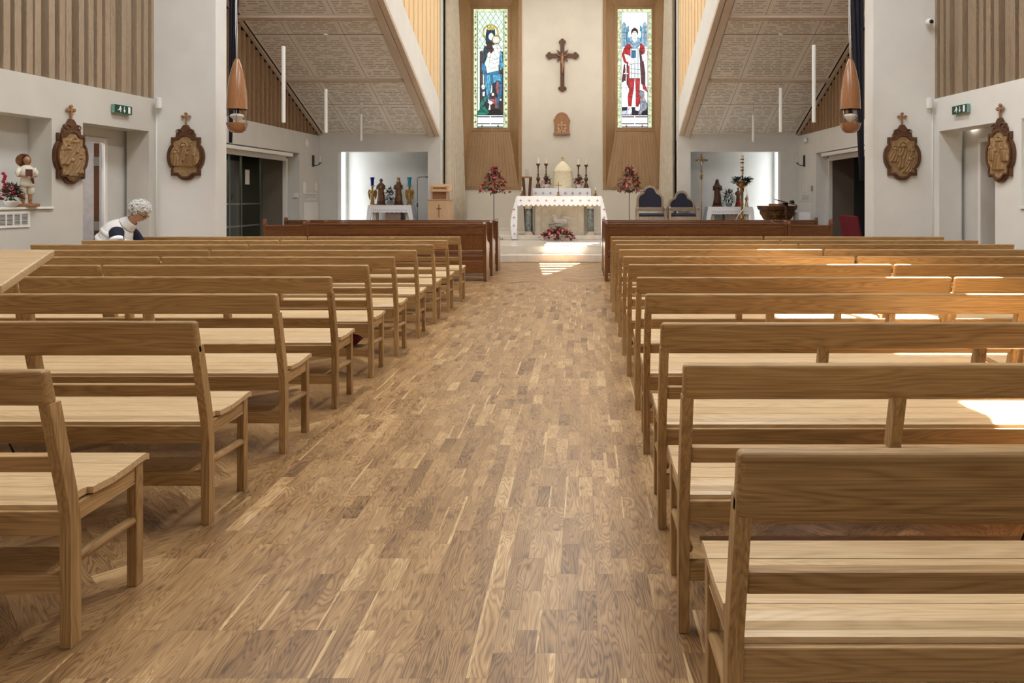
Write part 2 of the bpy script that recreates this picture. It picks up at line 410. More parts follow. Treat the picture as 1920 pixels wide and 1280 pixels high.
# ---- steps and chancel platform
mb = MB(); mb.box(-4.3, 4.3, 16.88, 17.25, 0, .17); mb.build('trim_1', stonep, kind='structure', bevel=.012)
mb = MB(); mb.prism([(-4.3,17.22),(4.3,17.22),(4.3,18.95),(7.5,18.95),(7.5,21.5),(3.6,21.5),(3.6,23.2),(-3.6,23.2),(-3.6,21.5),(-7.5,21.5),(-7.5,18.95),(-4.3,18.95)], 0, .34, 'xy')
mb.build('trim_2', stonep, kind='structure', bevel=.012)
mb = MB(); mb.box(-3.0, 3.0, 19.9, 23.1, .34, .46); mb.build('trim_3', stonep, kind='structure', bevel=.01)
mb = MB(); mb.box(-3.1, 3.1, 22.94, 23.05, .46, .56); mb.build('baseboard_front', stonep, kind='structure', bevel=.008)
# ---- nave side walls (lower, with niche and door recess), timber fins above
Zf0, Zf1 = -3.2, 12.2
def dist(Z): return math.hypot(Z-Zf0, nx(Z)-nx(Zf0))
for s, nm in ((-1, 'left'), (1, 'right')):
    mb = MB(); nz0, nz1 = (6.9, 10.12)
    holes = [(dist(nz0), dist(nz1), 1.33, 2.53), (dist(10.67), dist(12.06), 0, 2.53)]
    wall_mb(mb, (s*nx(Zf0), Zf0), (s*nx(Zf1), Zf1), .38*(1 if s < 0 else -1), 0, 3.07, holes)
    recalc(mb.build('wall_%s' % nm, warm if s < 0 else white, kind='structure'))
    # niche back, sill
    mb = MB(); o_ = .38
    mb.hexa([(s*(nx(nz0)+.35), nz0-.05, 1.2), (s*(nx(nz1)+.35), nz1+.05, 1.2), (s*(nx(nz1)+.45), nz1+.05, 1.2), (s*(nx(nz0)+.45), nz0-.05, 1.2),
             (s*(nx(nz0)+.35), nz0-.05, 2.7), (s*(nx(nz1)+.35), nz1+.05, 2.7), (s*(nx(nz1)+.45), nz1+.05, 2.7), (s*(nx(nz0)+.45), nz0-.05, 2.7)])
    recalc(mb.build('wall_niche_%s' % nm, cream, kind='structure'))
    mb = MB(); mb.hexa([(s*(nx(nz0)-.03), nz0, 1.305), (s*(nx(nz1+.01)-.03), nz1+.01, 1.305), (s*(nx(nz1)+.35), nz1+.01, 1.305), (s*(nx(nz0)+.35), nz0, 1.305),
             (s*(nx(nz0)-.03), nz0, 1.335), (s*(nx(nz1+.01)-.03), nz1+.01, 1.335), (s*(nx(nz1)+.35), nz1+.01, 1.335), (s*(nx(nz0)+.35), nz0, 1.335)])
    recalc(mb.build('trim_4', trimw, kind='structure', bevel=.004))
    # recess behind the door opening: inner wall with a framed opening, lobby behind
    mb = MB(); xr = nx(11.4)+.38
    d0, d1 = (10.75, 11.62) if s < 0 else (10.9, 11.62)
    for (ya, yb, za, zb) in ((10.4, d0, 0, 2.7), (d1, 12.3, 0, 2.7), (d0, d1, 2.32, 2.7)): mb.box(s*xr, s*(xr+.04), ya, yb, za, zb)
    mb.build('wall_door_recess_%s' % nm, cream, kind='structure')
    mb = MB()
    for (ya, yb, za, zb) in ((d0-.06, d0, 0, 2.38), (d1, d1+.06, 0, 2.38), (d0, d1, 2.32, 2.38)): mb.box(s*(xr-.02), s*(xr+.001), ya, yb, za, zb)
    mb.build('trim_5', trimw, kind='structure', bevel=.003)
    if s < 0:
        mb = MB(); mb.box(-(xr+1.5), -(xr+.12), 12.75, 12.85, 0, 2.8); mb.box(-(xr+1.6), -(xr+1.5), 9.4, 12.85, 0, 2.8)
        mb.box(-(xr+1.6), -(xr+.1), 9.4, 9.5, 0, 2.8); mb.build('wall_lobby', pink, kind='structure')
        mb = MB(); mb.box(-(xr+1.6), -(xr+.1), 9.4, 12.85, 2.8, 2.9); mb.build('ceiling_lobby', white, kind='structure')
        area('lobby_light', (-(xr+.8), 10.8, 2.75), .8, .8, 22, col=(1, .97, .97))
    else:
        mb = MB(); mb.box(xr+.04, xr+.5, 11.62, 11.72, 0, 2.5); mb.box(xr+.04, xr+.5, 10.8, 10.9, 0, 2.5); mb.box(xr+.04, xr+.5, 10.8, 11.72, 2.32, 2.5); mb.box(xr+.5, xr+.55, 10.8, 11.72, 0, 2.5)
        mb.build('wall_inner_recess_right', cream, kind='structure')
        mb = MB(); mb.box(xr+.40, xr+.46, 11.55, 11.62, 0, 2.3); mb.box(xr+.40, xr+.46, 10.9, 10.97, 0, 2.3); mb.box(xr+.40, xr+.46, 10.97, 11.55, 2.24, 2.3)
        mb.build('trim_6', trimw, kind='structure', bevel=.003)
        d = MB().box(xr+.43, xr+.48, 10.97, 11.55, .01, 2.24).build('door_2', panel[2], kind='structure', bevel=.003)
        MB().tube([(xr+.40, 11.05, 1.05), (xr+.36, 11.05, 1.05), (xr+.36, 11.18, 1.05)], .009).build('door_handle', silver, parent=d, smooth=True)
    # timber fins over the band
    mb = MB(); z1 = H; yy = 3.0
    rr = random.Random(5)
    while yy < 12.15:
        wd = .115; xw = nx(yy)+.02
        pr = [(0, 0), (0, .19), (wd*.45, .21), (wd, .205), (wd, .02), (wd+.02, .0)]
        dd = .15 if rr.random() < .6 else .11
        mb.prism([(s*(nx(yy)+.16), yy), (s*(nx(yy)+.16-dd), yy+.008), (s*(nx(yy+wd)+.16-dd), yy+wd-.008), (s*(nx(yy+wd)+.16), yy+wd)], 3.07, z1, 'xy')
        yy += .165 if rr.random() < .6 else .18
    recalc(mb.build('wall_fins_%s' % nm, slat, kind='structure', bevel=.004))
    mb = MB(); wall_mb(mb, (s*(nx(Zf0)+.15), Zf0), (s*(nx(Zf1)+.15), Zf1), .2*(1 if s < 0 else -1), 3.07, H)
    recalc(mb.build('wall_upper_%s' % nm, slat, kind='structure'))
    # pier between nave and transept
    xi, xo = 5.37, 6.37
    mb = MB(); mb.box(s*xi, s*(xo+.5), 12.2, 12.57, 0, H); mb.build('wall_pier_%s' % nm, white, kind='structure', bevel=.006)
    # transept side wall with wide opening
    def td(Z): return math.hypot(Z-12.57, tx(Z)-tx(12.57))
    mb = MB(); wall_mb(mb, (s*tx(12.57), 12.57), (s*tx(20.3), 20.3), .34*(1 if s < 0 else -1), 0, 3.12, [(td(13.2), td(18.72), 0, 2.58)])
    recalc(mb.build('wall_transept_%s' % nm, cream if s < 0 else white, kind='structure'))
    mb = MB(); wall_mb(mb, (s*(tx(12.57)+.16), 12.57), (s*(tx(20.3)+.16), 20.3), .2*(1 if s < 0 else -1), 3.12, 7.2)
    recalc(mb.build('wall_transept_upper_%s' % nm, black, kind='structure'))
    # fins under the sloping ceiling
    mb = MB(); yy = 13.0
    while yy < 19.9:
        za = slope(yy)-.03
        if za > 3.16: mb.hexa([(s*(tx(yy)+.16), yy, 3.12), (s*(tx(yy)+.02), yy, 3.12), (s*(tx(yy)+.02), yy+.085, 3.12), (s*(tx(yy)+.16), yy+.085, 3.12),
                 (s*(tx(yy)+.16), yy, za), (s*(tx(yy)+.02), yy, za), (s*(tx(yy)+.02), yy+.085, za-.04), (s*(tx(yy)+.16), yy+.085, za-.04)])
        yy += .21
    recalc(mb.build('wall_transept_fins_%s' % nm, darkslat, kind='structure'))
    # track box and white frame in the opening
    mb = MB(); mb.hexa([(s*(tx(13)-.02), 13.0, 2.47), (s*(tx(18.3)-.02), 18.3, 2.47), (s*(tx(18.3)+.12), 18.3, 2.47), (s*(tx(13)+.12), 13.0, 2.47),
                        (s*(tx(13)-.02), 13.0, 2.55), (s*(tx(18.3)-.02), 18.3, 2.55), (s*(tx(18.3)+.12), 18.3, 2.55), (s*(tx(13)+.12), 13.0, 2.55)])
    recalc(mb.build('trim_7', trimw, kind='structure', bevel=.006))
    mb = MB(); xj = tx(18.7)+.30
    mb.box(s*(xj-.01), s*(xj+.08), 18.6, 18.72, 0, 2.45); mb.box(s*(xj-.01), s*(xj+.08), 13.2, 18.6, 2.38, 2.5)
    mb.build('trim_8', trimw, kind='structure', bevel=.004)
    mb = MB(); mb.box(s*(xj), s*(xj+.62), 18.62, 18.74, 0, 2.6); mb.build('wall_porch_%s' % nm, greyd, kind='structure')
    mb = MB(); mb.box(s*(xj), s*(xj+2.2), 13.0, 19.2, 2.5, 2.62); mb.build('ceiling_porch_%s' % nm, greyd, kind='structure')
    mb = MB(); mb.box(s*(xj+.5), s*(xj+2.2), 19.1, 19.2, 0, 2.6); mb.box(s*(xj+2.1), s*(xj+2.2), 13, 19.2, 0, 2.6); mb.box(s*(xj-.2), s*(xj+2.2), 12.9, 13.0, 0, 2.6)
    mb.build('wall_corridor_%s' % nm, black if s > 0 else greyd, kind='structure')
    # end wall of the transept with the side-chapel opening
    mb = MB(); a, b = s*3.52, s*5.93
    x0, x1 = (s*6.9, s*3.18) if s < 0 else (s*3.18, s*6.9)
    h0, h1 = (a, b) if s > 0 else (b, a)
    wall_mb(mb, (x0, 20.0), (x1, 20.0), .28, 0, 3.3, [(h0-x0, h1-x0, 0, 2.70)])
    recalc(mb.build('wall_end_%s' % nm, cream, kind='structure'))
    mb = MB(); mb.box(s*3.3, s*6.2, 21.05, 21.2, 0, 3.0); mb.box(s*3.3, s*3.5, 20.28, 21.05, 0, 3.0)
    mb.box(s*6.0, s*6.12, 20.9, 21.1, 0, 3.0); mb.box(s*6.0, s*6.12, 20.28, 20.44, 0, 3.0)
    mb.build('wall_niche_chapel_%s' % nm, white, kind='structure')
    mb = MB(); mb.box(s*3.3, s*6.2, 20.28, 21.1, 2.86, 3.0); mb.build('ceiling_chapel_%s' % nm, white, kind='structure')
    wn = MB().box(s*6.03, s*6.06, 20.44, 20.9, .34, 2.86).build('window_%d' % (3 if s < 0 else 4), sky_pane, kind='structure')
    # bulkhead over the slope: timber soffit, plaster band, bright timber boards
    mb = MB(); Z0, Z1 = 12.6, 20.1
    def wedge(mb, xa, xb, za, zb, Z0=Z0, Z1=Z1):
        mb.hexa([(s*xa(Z0), Z0, za(Z0)), (s*xa(Z1), Z1, za(Z1)), (s*xb(Z1), Z1, za(Z1)), (s*xb(Z0), Z0, za(Z0)),
                 (s*xa(Z0), Z0, zb(Z0)), (s*xa(Z1), Z1, zb(Z1)), (s*xb(Z1), Z1, zb(Z1)), (s*xb(Z0), Z0, zb(Z0))])
    wedge(mb, lambda Z: bi(Z)+.13, bo, lambda Z: slope(Z)-.09, lambda Z: slope(Z)+.1); wedge(mb, lambda Z: bi(Z)-.005, lambda Z: bi(Z)+.115, lambda Z: slope(Z)-.05, lambda Z: slope(Z)+.06)
    recalc(mb.build('trim_9', ash[1], kind='structure', bevel=.004))
    mb = MB(); wedge(mb, bi, bo, lambda Z: slope(Z)+.06, lambda Z: slope(Z)+.93)
    recalc(mb.build('wall_bulkhead_%s' % nm, white, kind='structure'))
    mb = MB(); wedge(mb, lambda Z: bi(Z)+.06, bo, lambda Z: slope(Z)+.93, lambda Z: H)
    yy = 12.62
    while yy < 19.95:
        za = slope(yy)+.93
        if za < H-.05:
            e_ = min(yy+.33, 20.0)
            mb.hexa([(s*(bi(yy)-.0), yy, za), (s*(bi(e_)-.0), e_, za-.155), (s*(bi(e_)+.07), e_, za-.155), (s*(bi(yy)+.07), yy, za),
                     (s*(bi(yy)-.0), yy, H), (s*(bi(e_)-.0), e_, H), (s*(bi(e_)+.07), e_, H), (s*(bi(yy)+.07), yy, H)])
        yy += .40
    recalc(mb.build('wall_clerestory_%s' % nm, slatb, kind='structure'))
    # chancel side wall and timber strip
    mb = MB(); mb.box(s*3.17, s*3.47, 20.01, 20.3, 3.0, H); mb.box(s*3.26, s*3.5, 20.28, 23.5, 0, H); mb.build('wall_chancel_%s' % nm, cream, kind='structure')
    mb = MB(); mb.box(s*3.19, s*3.25, 20.285, 20.36, 1.6, 3.85); mb.build('trim_10', panel[2], kind='structure')
# ---- sloping acoustic ceilings
def acoustic():
    k = N('acoustic_panel'); tc = k.n('ShaderNodeTexCoord'); sp = k.n('ShaderNodeSeparateXYZ'); k.l(tc.outputs['UV'], sp.inputs[0])
    u, v = sp.outputs[0], sp.outputs[1]
    vr = k.math('DIVIDE', v, .068); row = k.math('FLOOR', vr); fv = k.math('FRACT', vr)
    wn = k.n('ShaderNodeTexWhiteNoise', noise_dimensions='1D'); k.l(row, wn.inputs['W'])
    ur = k.math('ADD', k.math('DIVIDE', u, .24), k.math('MULTIPLY', wn.outputs['Value'], 7.3))
    cell = k.math('FLOOR', ur); fu = k.math('FRACT', ur)
    cb = k.n('ShaderNodeCombineXYZ'); k.l(cell, cb.inputs[0]); k.l(row, cb.inputs[1])
    w2 = k.n('ShaderNodeTexWhiteNoise', noise_dimensions='2D'); k.l(cb.outputs[0], w2.inputs['Vector'])
    on = k.math('GREATER_THAN', w2.outputs['Value'], .12)
    a = k.math('LESS_THAN', fv, k.math('ADD', .34, k.math('MULTIPLY', w2.outputs['Value'], .10))); b = k.math('LESS_THAN', fu, k.math('ADD', .62, k.math('MULTIPLY', w2.outputs['Value'], .3)))
    m = k.math('MULTIPLY', k.math('MULTIPLY', a, b), on)
    at_ = k.n('ShaderNodeAttribute', attribute_name='loc'); s2 = k.n('ShaderNodeSeparateColor'); k.l(at_.outputs['Color'], s2.inputs[0])
    def inside(x, mrg): return k.math('MULTIPLY', k.math('GREATER_THAN', x, mrg), k.math('LESS_THAN', x, 1-mrg))
    m = k.math('MULTIPLY', m, k.math('MULTIPLY', inside(s2.outputs[0], .085), inside(s2.outputs[1], .045)))
    nz = k.n('ShaderNodeTexNoise', i_Scale=3.0); k.l(tc.outputs['UV'], nz.inputs['Vector'])
    base = k.ramp(nz.outputs['Fac'], [(.3, srgb(230, 224, 216)), (.7, srgb(236, 230, 222))])
    k.l(k.mix(m, base, srgb(176, 167, 157)), k.b.inputs['Base Color']); k.b.inputs['Roughness'].default_value = .7
    k.bump(k.math('SUBTRACT', 1.0, m), .6, .02); return k.m
acm = acoustic()
for s, nm in ((-1, 'left'), (1, 'right')):
    vs, fs, uvs, loc = [], [], [], []
    ts = [0, .265, .695, 1.0] if s < 0 else [0, .30, .735, 1.0]
    rows = [20.0, 18.66, 17.74, 16.12, 15.66, 14.2, 13.6, 12.6]
    beams = {17.74, 15.66, 13.6}
    for r in range(len(rows)-1):
        Za, Zb = rows[r], rows[r+1]
        Za2 = Za-(.11 if Za in beams else .008); Zb2 = Zb+.008
        for i in range(3):
            def P(t, Z):
                xo = tx(Z)-.10; xi_ = bo(Z)+.03
                tt = t if s < 0 else t
                return (s*(xo+(xi_-xo)*tt), Z, slope(Z))
            g = .0014; ta, tb = ts[i]+g, ts[i+1]-g
            q = [P(ta, Za2), P(tb, Za2), P(tb, Zb2), P(ta, Zb2)]; o = len(vs); vs += q; fs.append((o, o+1, o+2, o+3))
            k_ = 1.105
            for (x, y, z), l in zip(q, ((0,0),(1,0),(1,1),(0,1))): uvs.append((x, y*k_)); loc.append(l)
    me = bpy.data.meshes.new('ceiling_transept'); me.from_pydata(vs, [], fs)
    uvl = me.uv_layers.new(name='UVMap'); ca = me.color_attributes.new('loc', 'FLOAT_COLOR', 'CORNER')
    uvl = me.uv_layers['UVMap']; ca = me.color_attributes['loc']
    for li, lp in enumerate(me.loops):
        uvl.data[li].uv = uvs[lp.vertex_index]; ca.data[li].color = loc[lp.vertex_index]+(0, 1)
    me.materials.append(acm)
    o = bpy.data.objects.new('ceiling_transept_%s' % nm, me); C.objects.link(o); o['kind'] = 'structure'
    mb = MB(); wedge_Z = (12.5, 20.28)
    a, b = wedge_Z
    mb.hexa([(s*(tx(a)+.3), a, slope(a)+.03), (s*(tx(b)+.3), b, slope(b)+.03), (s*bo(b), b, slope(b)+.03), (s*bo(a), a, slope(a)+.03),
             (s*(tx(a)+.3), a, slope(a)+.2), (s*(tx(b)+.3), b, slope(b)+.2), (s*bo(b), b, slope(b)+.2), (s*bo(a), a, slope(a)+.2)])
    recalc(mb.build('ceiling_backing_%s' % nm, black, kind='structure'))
    mb = MB()
    for Z in (17.72, 15.64, 13.58):
        mb.hexa([(s*(tx(Z)-.0), Z, slope(Z)-.045), (s*(bo(Z)+.0), Z, slope(Z)-.045), (s*(bo(Z)), Z-.09, slope(Z)-.0), (s*(tx(Z)), Z-.09, slope(Z)-.0),
                 (s*(tx(Z)-.0), Z, slope(Z)+.03), (s*(bo(Z)+.0), Z, slope(Z)+.03), (s*(bo(Z)), Z-.09, slope(Z)+.06), (s*(tx(Z)), Z-.09, slope(Z)+.06)])
    a, b = 12.6, 20.0
    mb.hexa([(s*(tx(a)+.02), a, slope(a)-.03), (s*(tx(b)+.02), b, slope(b)-.03), (s*(tx(b)-.06), b, slope(b)-.03), (s*(tx(a)-.06), a, slope(a)-.03),
             (s*(tx(a)+.02), a, slope(a)+.02), (s*(tx(b)+.02), b, slope(b)+.02), (s*(tx(b)-.06), b, slope(b)+.02), (s*(tx(a)-.06), a, slope(a)+.02)])
    recalc(mb.build('trim_11', ash[0], kind='structure', bevel=.004))
# ---- front (altar) wall with the two splayed window surrounds
def reveal(s, nm, idx):
    ox0, ox1, oz0, oz1 = 1.25, 3.26, 1.724, 8.1
    gx0, gx1, gz0, gz1 = 1.72, 2.79, 3.66, 7.38
    O = [(s*ox0, 23.0, oz0), (s*ox1, 23.0, oz0), (s*ox1, 23.0, oz1), (s*ox0, 23.0, oz1)]
    I = [(s*(gx0-.07), 23.38, gz0-.1), (s*(gx1+.07), 23.38, gz0-.1), (s*(gx1+.07), 23.38, gz1+.07), (s*(gx0-.07), 23.38, gz1+.07)]
    mb = MB(); B = .1
    Oi = [(s*(ox0+B), 23.01, oz0+B), (s*(ox1-B), 23.01, oz0+B), (s*(ox1-B), 23.01, oz1-B), (s*(ox0+B), 23.01, oz1-B)]
    # boarded splays: each side cut into boards with a small step between them
    def splay(a0, a1, b0, b1, n, stp=.004):
        for i in range(n):
            t0, t1 = i/n, (i+1)/n-.004
            lerp = lambda p, q, t: tuple(p[j]+(q[j]-p[j])*t for j in range(3))
            p = [lerp(a0, a1, t0), lerp(a0, a1, t1), lerp(b0, b1, t1), lerp(b0, b1, t0)]
            p2 = [(x, y+.03, z) for x, y, z in p]; p1 = [(x, y-stp*(i % 2), z) for x, y, z in p]
            mb.hexa(p1+p2)
        q = [(x, y+.012, z) for x, y, z in (a0, a1, b1, b0)]; mb.hexa(q+[(x, y+.02, z) for x, y, z in q])
    splay(Oi[0], Oi[1], I[0], I[1], 16)            # sloping sill: vertical boards
    splay(Oi[3], Oi[2], I[3], I[2], 12)
    splay(Oi[0], I[0], Oi[3], I[3], 4); splay(Oi[1], I[1], Oi[2], I[2], 4)
    m1 = recalc(mb.build('window_surround_%s' % nm, panel[2], kind='structure'))
    m1.name = 'trim_%d' % (20+idx)
    mb = MB()
    mb.prism([(s*ox0, oz0), (s*ox1, oz0), (s*ox1, oz1), (s*ox0, oz1)], 22.97, 23.05, 'xz', [[(s*(ox0+B), oz0+B), (s*(ox1-B), oz0+B), (s*(ox1-B), oz1-B), (s*(ox0+B), oz1-B)]])
    mb.prism([(s*(gx0-.08), gz0-.11), (s*(gx1+.08), gz0-.11), (s*(gx1+.08), gz1+.08), (s*(gx0-.08), gz1+.08)], 23.36, 23.44, 'xz', [[(s*gx0, gz0), (s*gx1, gz0), (s*gx1, gz1), (s*gx0, gz1)]])
    recalc(mb.build('trim_%d' % (22+idx), panel[2], kind='structure', bevel=.006))
reveal(-1, 'left', 0); reveal(1, 'right', 1)
mb = MB(); xs = [-3.4, -3.26, -1.25, 1.25, 3.26, 3.4]
wall_mb(mb, (-3.5, 23.0), (3.5, 23.0), .12, 0, H, [(.24, 2.25, 1.724, 8.1), (4.75, 6.76, 1.724, 8.1)])
recalc(mb.build('wall_front', backwall, kind='structure'))
mb = MB(); mb.box(-3.6, 3.6, 23.6, 23.7, 1, H); mb.build('wall_outer_front', black, kind='structure')
# ---- nave and chancel ceiling with openings for the sun, rear wall, side closing walls
def back(x, y, z, Hc=H):
    t = (z-Hc)/SUN.z; return (x-SUN.x*(t)*1.0*(-1)*-1, y-SUN.y*t*1.0) if False else (x+SUN.x*(Hc-z)/SUN.z, y+SUN.y*(Hc-z)/SUN.z)
def slot(pts, z): return [back(x, y, z) for x, y in pts]
slots = [slot([(a, c), (b, c), (b-.03, d), (a-.03, d)], .92) for a, b, c, d in ((2.45, 3.10, 7.45, 7.95), (2.33, 2.95, 6.26, 6.58), (3.03, 3.64, 6.26, 6.58),
         (2.60, 3.24, 5.74, 6.14), (2.67, 3.42, 4.84, 5.2), (2.76, 3.5, 3.95, 4.32), (2.56, 3.9, 3.34, 3.8))]
for i, (xa, xb, ya, yb) in enumerate([(-.12, -.03, 14.25, 14.45), (-.17, .12, 14.75, 14.97), (-.22, .22, 15.28, 15.5), (-.27, .36, 15.85, 16.1), (-.31, .50, 16.42, 16.74),
                                     (-.28, .62, 17.0, 17.3), (-.27, .78, 17.75, 18.05), (-.25, .98, 18.3, 18.66)]):
    slots.append(slot([(xa, ya), (xb, ya), (xb+.08, yb), (xa-.02, yb)], 0 if ya < 16.9 else (.17 if ya < 17.2 else .34)))
mb = MB(); outer = [(-8.6, -3.3), (8.6, -3.3), (8.6, 12.6), (4.1, 12.6), (4.1, 23.7), (-4.1, 23.7), (-4.1, 12.6), (-8.6, 12.6)]
mb.prism(outer, H, H+.04, 'xy', slots)
recalc(mb.build('ceiling', white, kind='structure'))
mb = MB(); mb.box(-8.6, 8.6, -3.4, -3.2, 0, H); mb.build('wall_rear', white, kind='structure')
mb = MB()
for s in (-1, 1): mb.box(s*3.7, s*7.6, 12.2, 12.45, 6.75, H)
mb.build('wall_gable', white, kind='structure')
# ---- chancel curtains and dark transept curtains
def curtain(name, p0, p1, z0, z1, folds, amp, mat, label, group, taper=None, n=None, top=1.0):
    n = n or folds*8; vs = []; fs = []
    d = Vector((p1[0]-p0[0], p1[1]-p0[1])); L = d.length; d /= L; nr = Vector((-d.y, d.x)); rws = 6
    for r in range(rws+1):
        t = r/rws; z = z0+(z1-z0)*t
        for i in range(n+1):
            u = i/n; uu = u*(1 if taper is None else taper+(1-taper)*t)*(1-(1-top)*t)
            a = amp*math.sin(u*folds*2*PI+.4*math.sin(3*u+t))*(1-.25*t) ; q = Vector(p0)+d*L*uu+nr*a
            vs.append((q.x, q.y, z))
    W_ = n+1
    for r in range(rws):
        for i in range(n): fs.append((r*W_+i, r*W_+i+1, (r+1)*W_+i+1, (r+1)*W_+i))
    mb = MB(); mb.add(vs, fs); o = mb.build(name, mat, smooth=True)
    md = o.modifiers.new('thick', 'SOLIDIFY'); md.thickness = .012
    return tag(o, label, 'curtain', group)
curtain('curtain', (-3.13, 20.75), (-2.98, 22.8), .48, 7.6, 7, .085, beigec, 'long beige curtain hanging at the left of the left stained glass window', 'curtains', top=.5)
curtain('curtain', (3.15, 20.75), (2.98, 22.8), .48, 7.6, 7, .085, beigec, 'long beige curtain hanging at the right of the right stained glass window', 'curtains', top=.5)
curtain('dark_curtain', (-5.42, 12.78), (-5.14, 12.78), 2.4, 7.0, 3, .03, navyc, 'dark navy curtain hanging behind the left pendant lamp', 'dark curtains', taper=.12)
curtain('dark_curtain', (5.42, 12.78), (5.05, 12.78), 1.75, 7.0, 3, .03, navyc, 'dark navy curtain hanging behind the right pendant lamp', 'dark curtains', taper=.12)
# ---- glass screen in the left porch
g = MB(); xs_ = -(tx(18.7)+.30+.62)
sc = thing('glass_screen', 'tinted glass double door screen in the porch on the left', 'glass door', (xs_, 0, 0))
MB().box(-.006, .006, 15.2, 18.6, .02, 2.45).build('glass_pane', doorglass, parent=sc)
for y in (15.2, 16.9, 17.5, 18.56): MB().box(-.02, .02, y, y+.045, .0, 2.49).build('mullion', silver, parent=sc)
MB().box(.008, .010, 17.72, 17.95, 1.78, 2.13).build('notice', linen, parent=sc)
for z in (1.3, .78): MB().box(.008, .010, 15.4, 18.5, z, z+.04).build('safety_stripe', silver, parent=sc)
# left lobby door leaf, swung open, seen on edge
dl = thing('door_leaf', 'wooden door leaf standing open behind the person, seen edge on', 'door', (-(nx(11.4)+.435), 11.595, 0), -.99)
MB().box(-.9, 0, -.07, 0, .01, 2.3).build('leaf_panel', walnut, parent=dl)
for z in (.35, .95, 1.95): MB().box(0, .008, -.075, .0, z, z+.14).build('hinge', silver, parent=dl)
# ================================================================== OAK PEWS
def make_pew(L, label):
    """origin: near foot line (rear legs) at the left end; x along the pew, y forward"""
    t = thing('oak_pew', label, 'pew')
    def rake(z): return 0 if z < .42 else -(z-.42)*.25
    def post(x, z0=0, z1=.812, d=.052, w=.036):
        zs = [z0, .36, .42, .48, z1] if z0 < .36 else [z0, z1]
        r_ = lambda z: {.42: -.004, .48: -.0145}.get(z, rake(z))
        return MB().prism([(r_(z), z) for z in zs]+[(r_(z)+d, z) for z in reversed(zs)], x, x+w, 'yz')
    for x in (0.0, L-.036): recalc(post(x).build('leg', oak[2], t, bevel=.003))
    for x in (.335*(L-.04)-.01, .655*(L-.04)): recalc(post(x, .625).build('post', oak[2], t, bevel=.003))
    def rail(z0, z1, d0, d1, x0=0.0, x1=L):
        return MB().hexa([(x0,rake(z0)+d0,z0),(x1,rake(z0)+d0,z0),(x1,rake(z0)+d1,z0),(x0,rake(z0)+d1,z0),(x0,rake(z1)+d0,z1),(x1,rake(z1)+d0,z1),(x1,rake(z1)+d1,z1),(x0,rake(z1)+d1,z1)])
    rail(.806, .921, -.006, .042).build('top_rail', oak[0], t, bevel=.015, segs=4)
    rail(.575, .632, .012, .05, .036, L-.036).build('lower_rail', oak[0], t, bevel=.007)
    # dished seat of four boards, rounded back edge
    mb = MB(); prof = [(.045, .452), (.055, .466), (.10, .473), (.16, .470), (.24, .466), (.32, .470), (.40, .478), (.452, .480), (.462, .472)]
    bx0, bx1 = .016, L-.016
    edges = [.03, .135, .245, .355, .462]
    def zt(y):
        for (a, za), (b, zb) in zip(prof, prof[1:]):
            if a <= y <= b: return za+(zb-za)*(y-a)/(b-a)
        return prof[0][1] if y < prof[0][0] else prof[-1][1]
    for i in range(4):
        a, b = edges[i]+(.0015 if i else 0), edges[i+1]-.0015
        ys = [a+(b-a)*k/6 for k in range(7)]
        pts = [(y, zt(y)-.024) for y in ys]+[(y, zt(y)-(.002 if k in (0, 6) else 0)) for k, y in reversed(list(enumerate(ys)))]
        xa, xb = (bx0, bx1) if i else (.037, L-.037)
        mb.prism(pts, xa, xb, 'yz')
    recalc(mb.build('seat', pale[0], t, smooth=False))
    MB().box(.036, L-.036, .012, .036, .357, .436).build('apron', oak[0], t, bevel=.004)
    MB().box(.036, L-.036, .375, .398, .385, .45).build('front_apron', oak[0], t, bevel=.003)
    for x in (0.02, L-.056):
        MB().box(x, x+.036, .385, .43, 0, .452).build('leg', oak[2], t, bevel=.003)
        MB().prism([(.05, .385), (.385, .385), (.385, .455), (.3, .44), (.16, .44), (.05, .44)], x+.006, x+.030, 'yz').build('side_rail', oak[1], t, bevel=.003)
        MB().tube([(x+.018, .05, .262), (x+.018, .12, .256), (x+.018, .385, .245)], [.017, .019, .017], 12).build('stretcher', oak[1], t, smooth=True, bevel=0)
    MB().box(.036, L-.036, .004, .034, .172, .235).build('book_rail', oak[0], t, bevel=.004)
    MB().box(.10, L-.10, .034, .20, .222, .235).build('shelf', oak[0], t)
    MB().box(.565*L, .565*L+.006, .03, .12, .16, .24).tube([(.565*L, .035, .36), (.565*L, .1, .235)], .004, 6).build('bracket', blackm, t)
    return t
LZ = [2.394, 3.30, 4.22, 5.12, 6.01, 6.83, 7.72, 8.62, 9.48, 10.4]
RZ = [1.665, 2.48, 3.26, 4.22, 5.09, 6.06, 6.88, 7.80, 8.71, 9.49, 10.4]
LX = [-1.02, -1.03, -1.06, -1.065, -1.07, -1.07, -1.07, -1.075, -1.07, -1.06]
RX = [.943, .940, .951, .966, .981, .984, .99, .995, 1.0, 1.0, 1.009]
A, B = 2.10, 2.47
lrow = ['nearest the camera', 'second from the camera', 'third from the camera', 'fourth from the camera', 'fifth from the camera',
        'sixth from the camera', 'seventh from the camera', 'eighth from the camera', 'ninth from the camera, just behind the person', 'farthest row, just behind the dark varnished pews']
rrow = ['nearest the camera', 'second from the camera', 'third from the camera', 'fourth from the camera', 'fifth from the camera',
        'sixth from the camera', 'seventh from the camera', 'eighth from the camera', 'ninth from the camera', 'second farthest, tenth from the camera', 'farthest row, next to the dark varnished pews']
pa = make_pew(A, ''); pb = make_pew(B, '')
first = {'a': pa, 'b': pb}
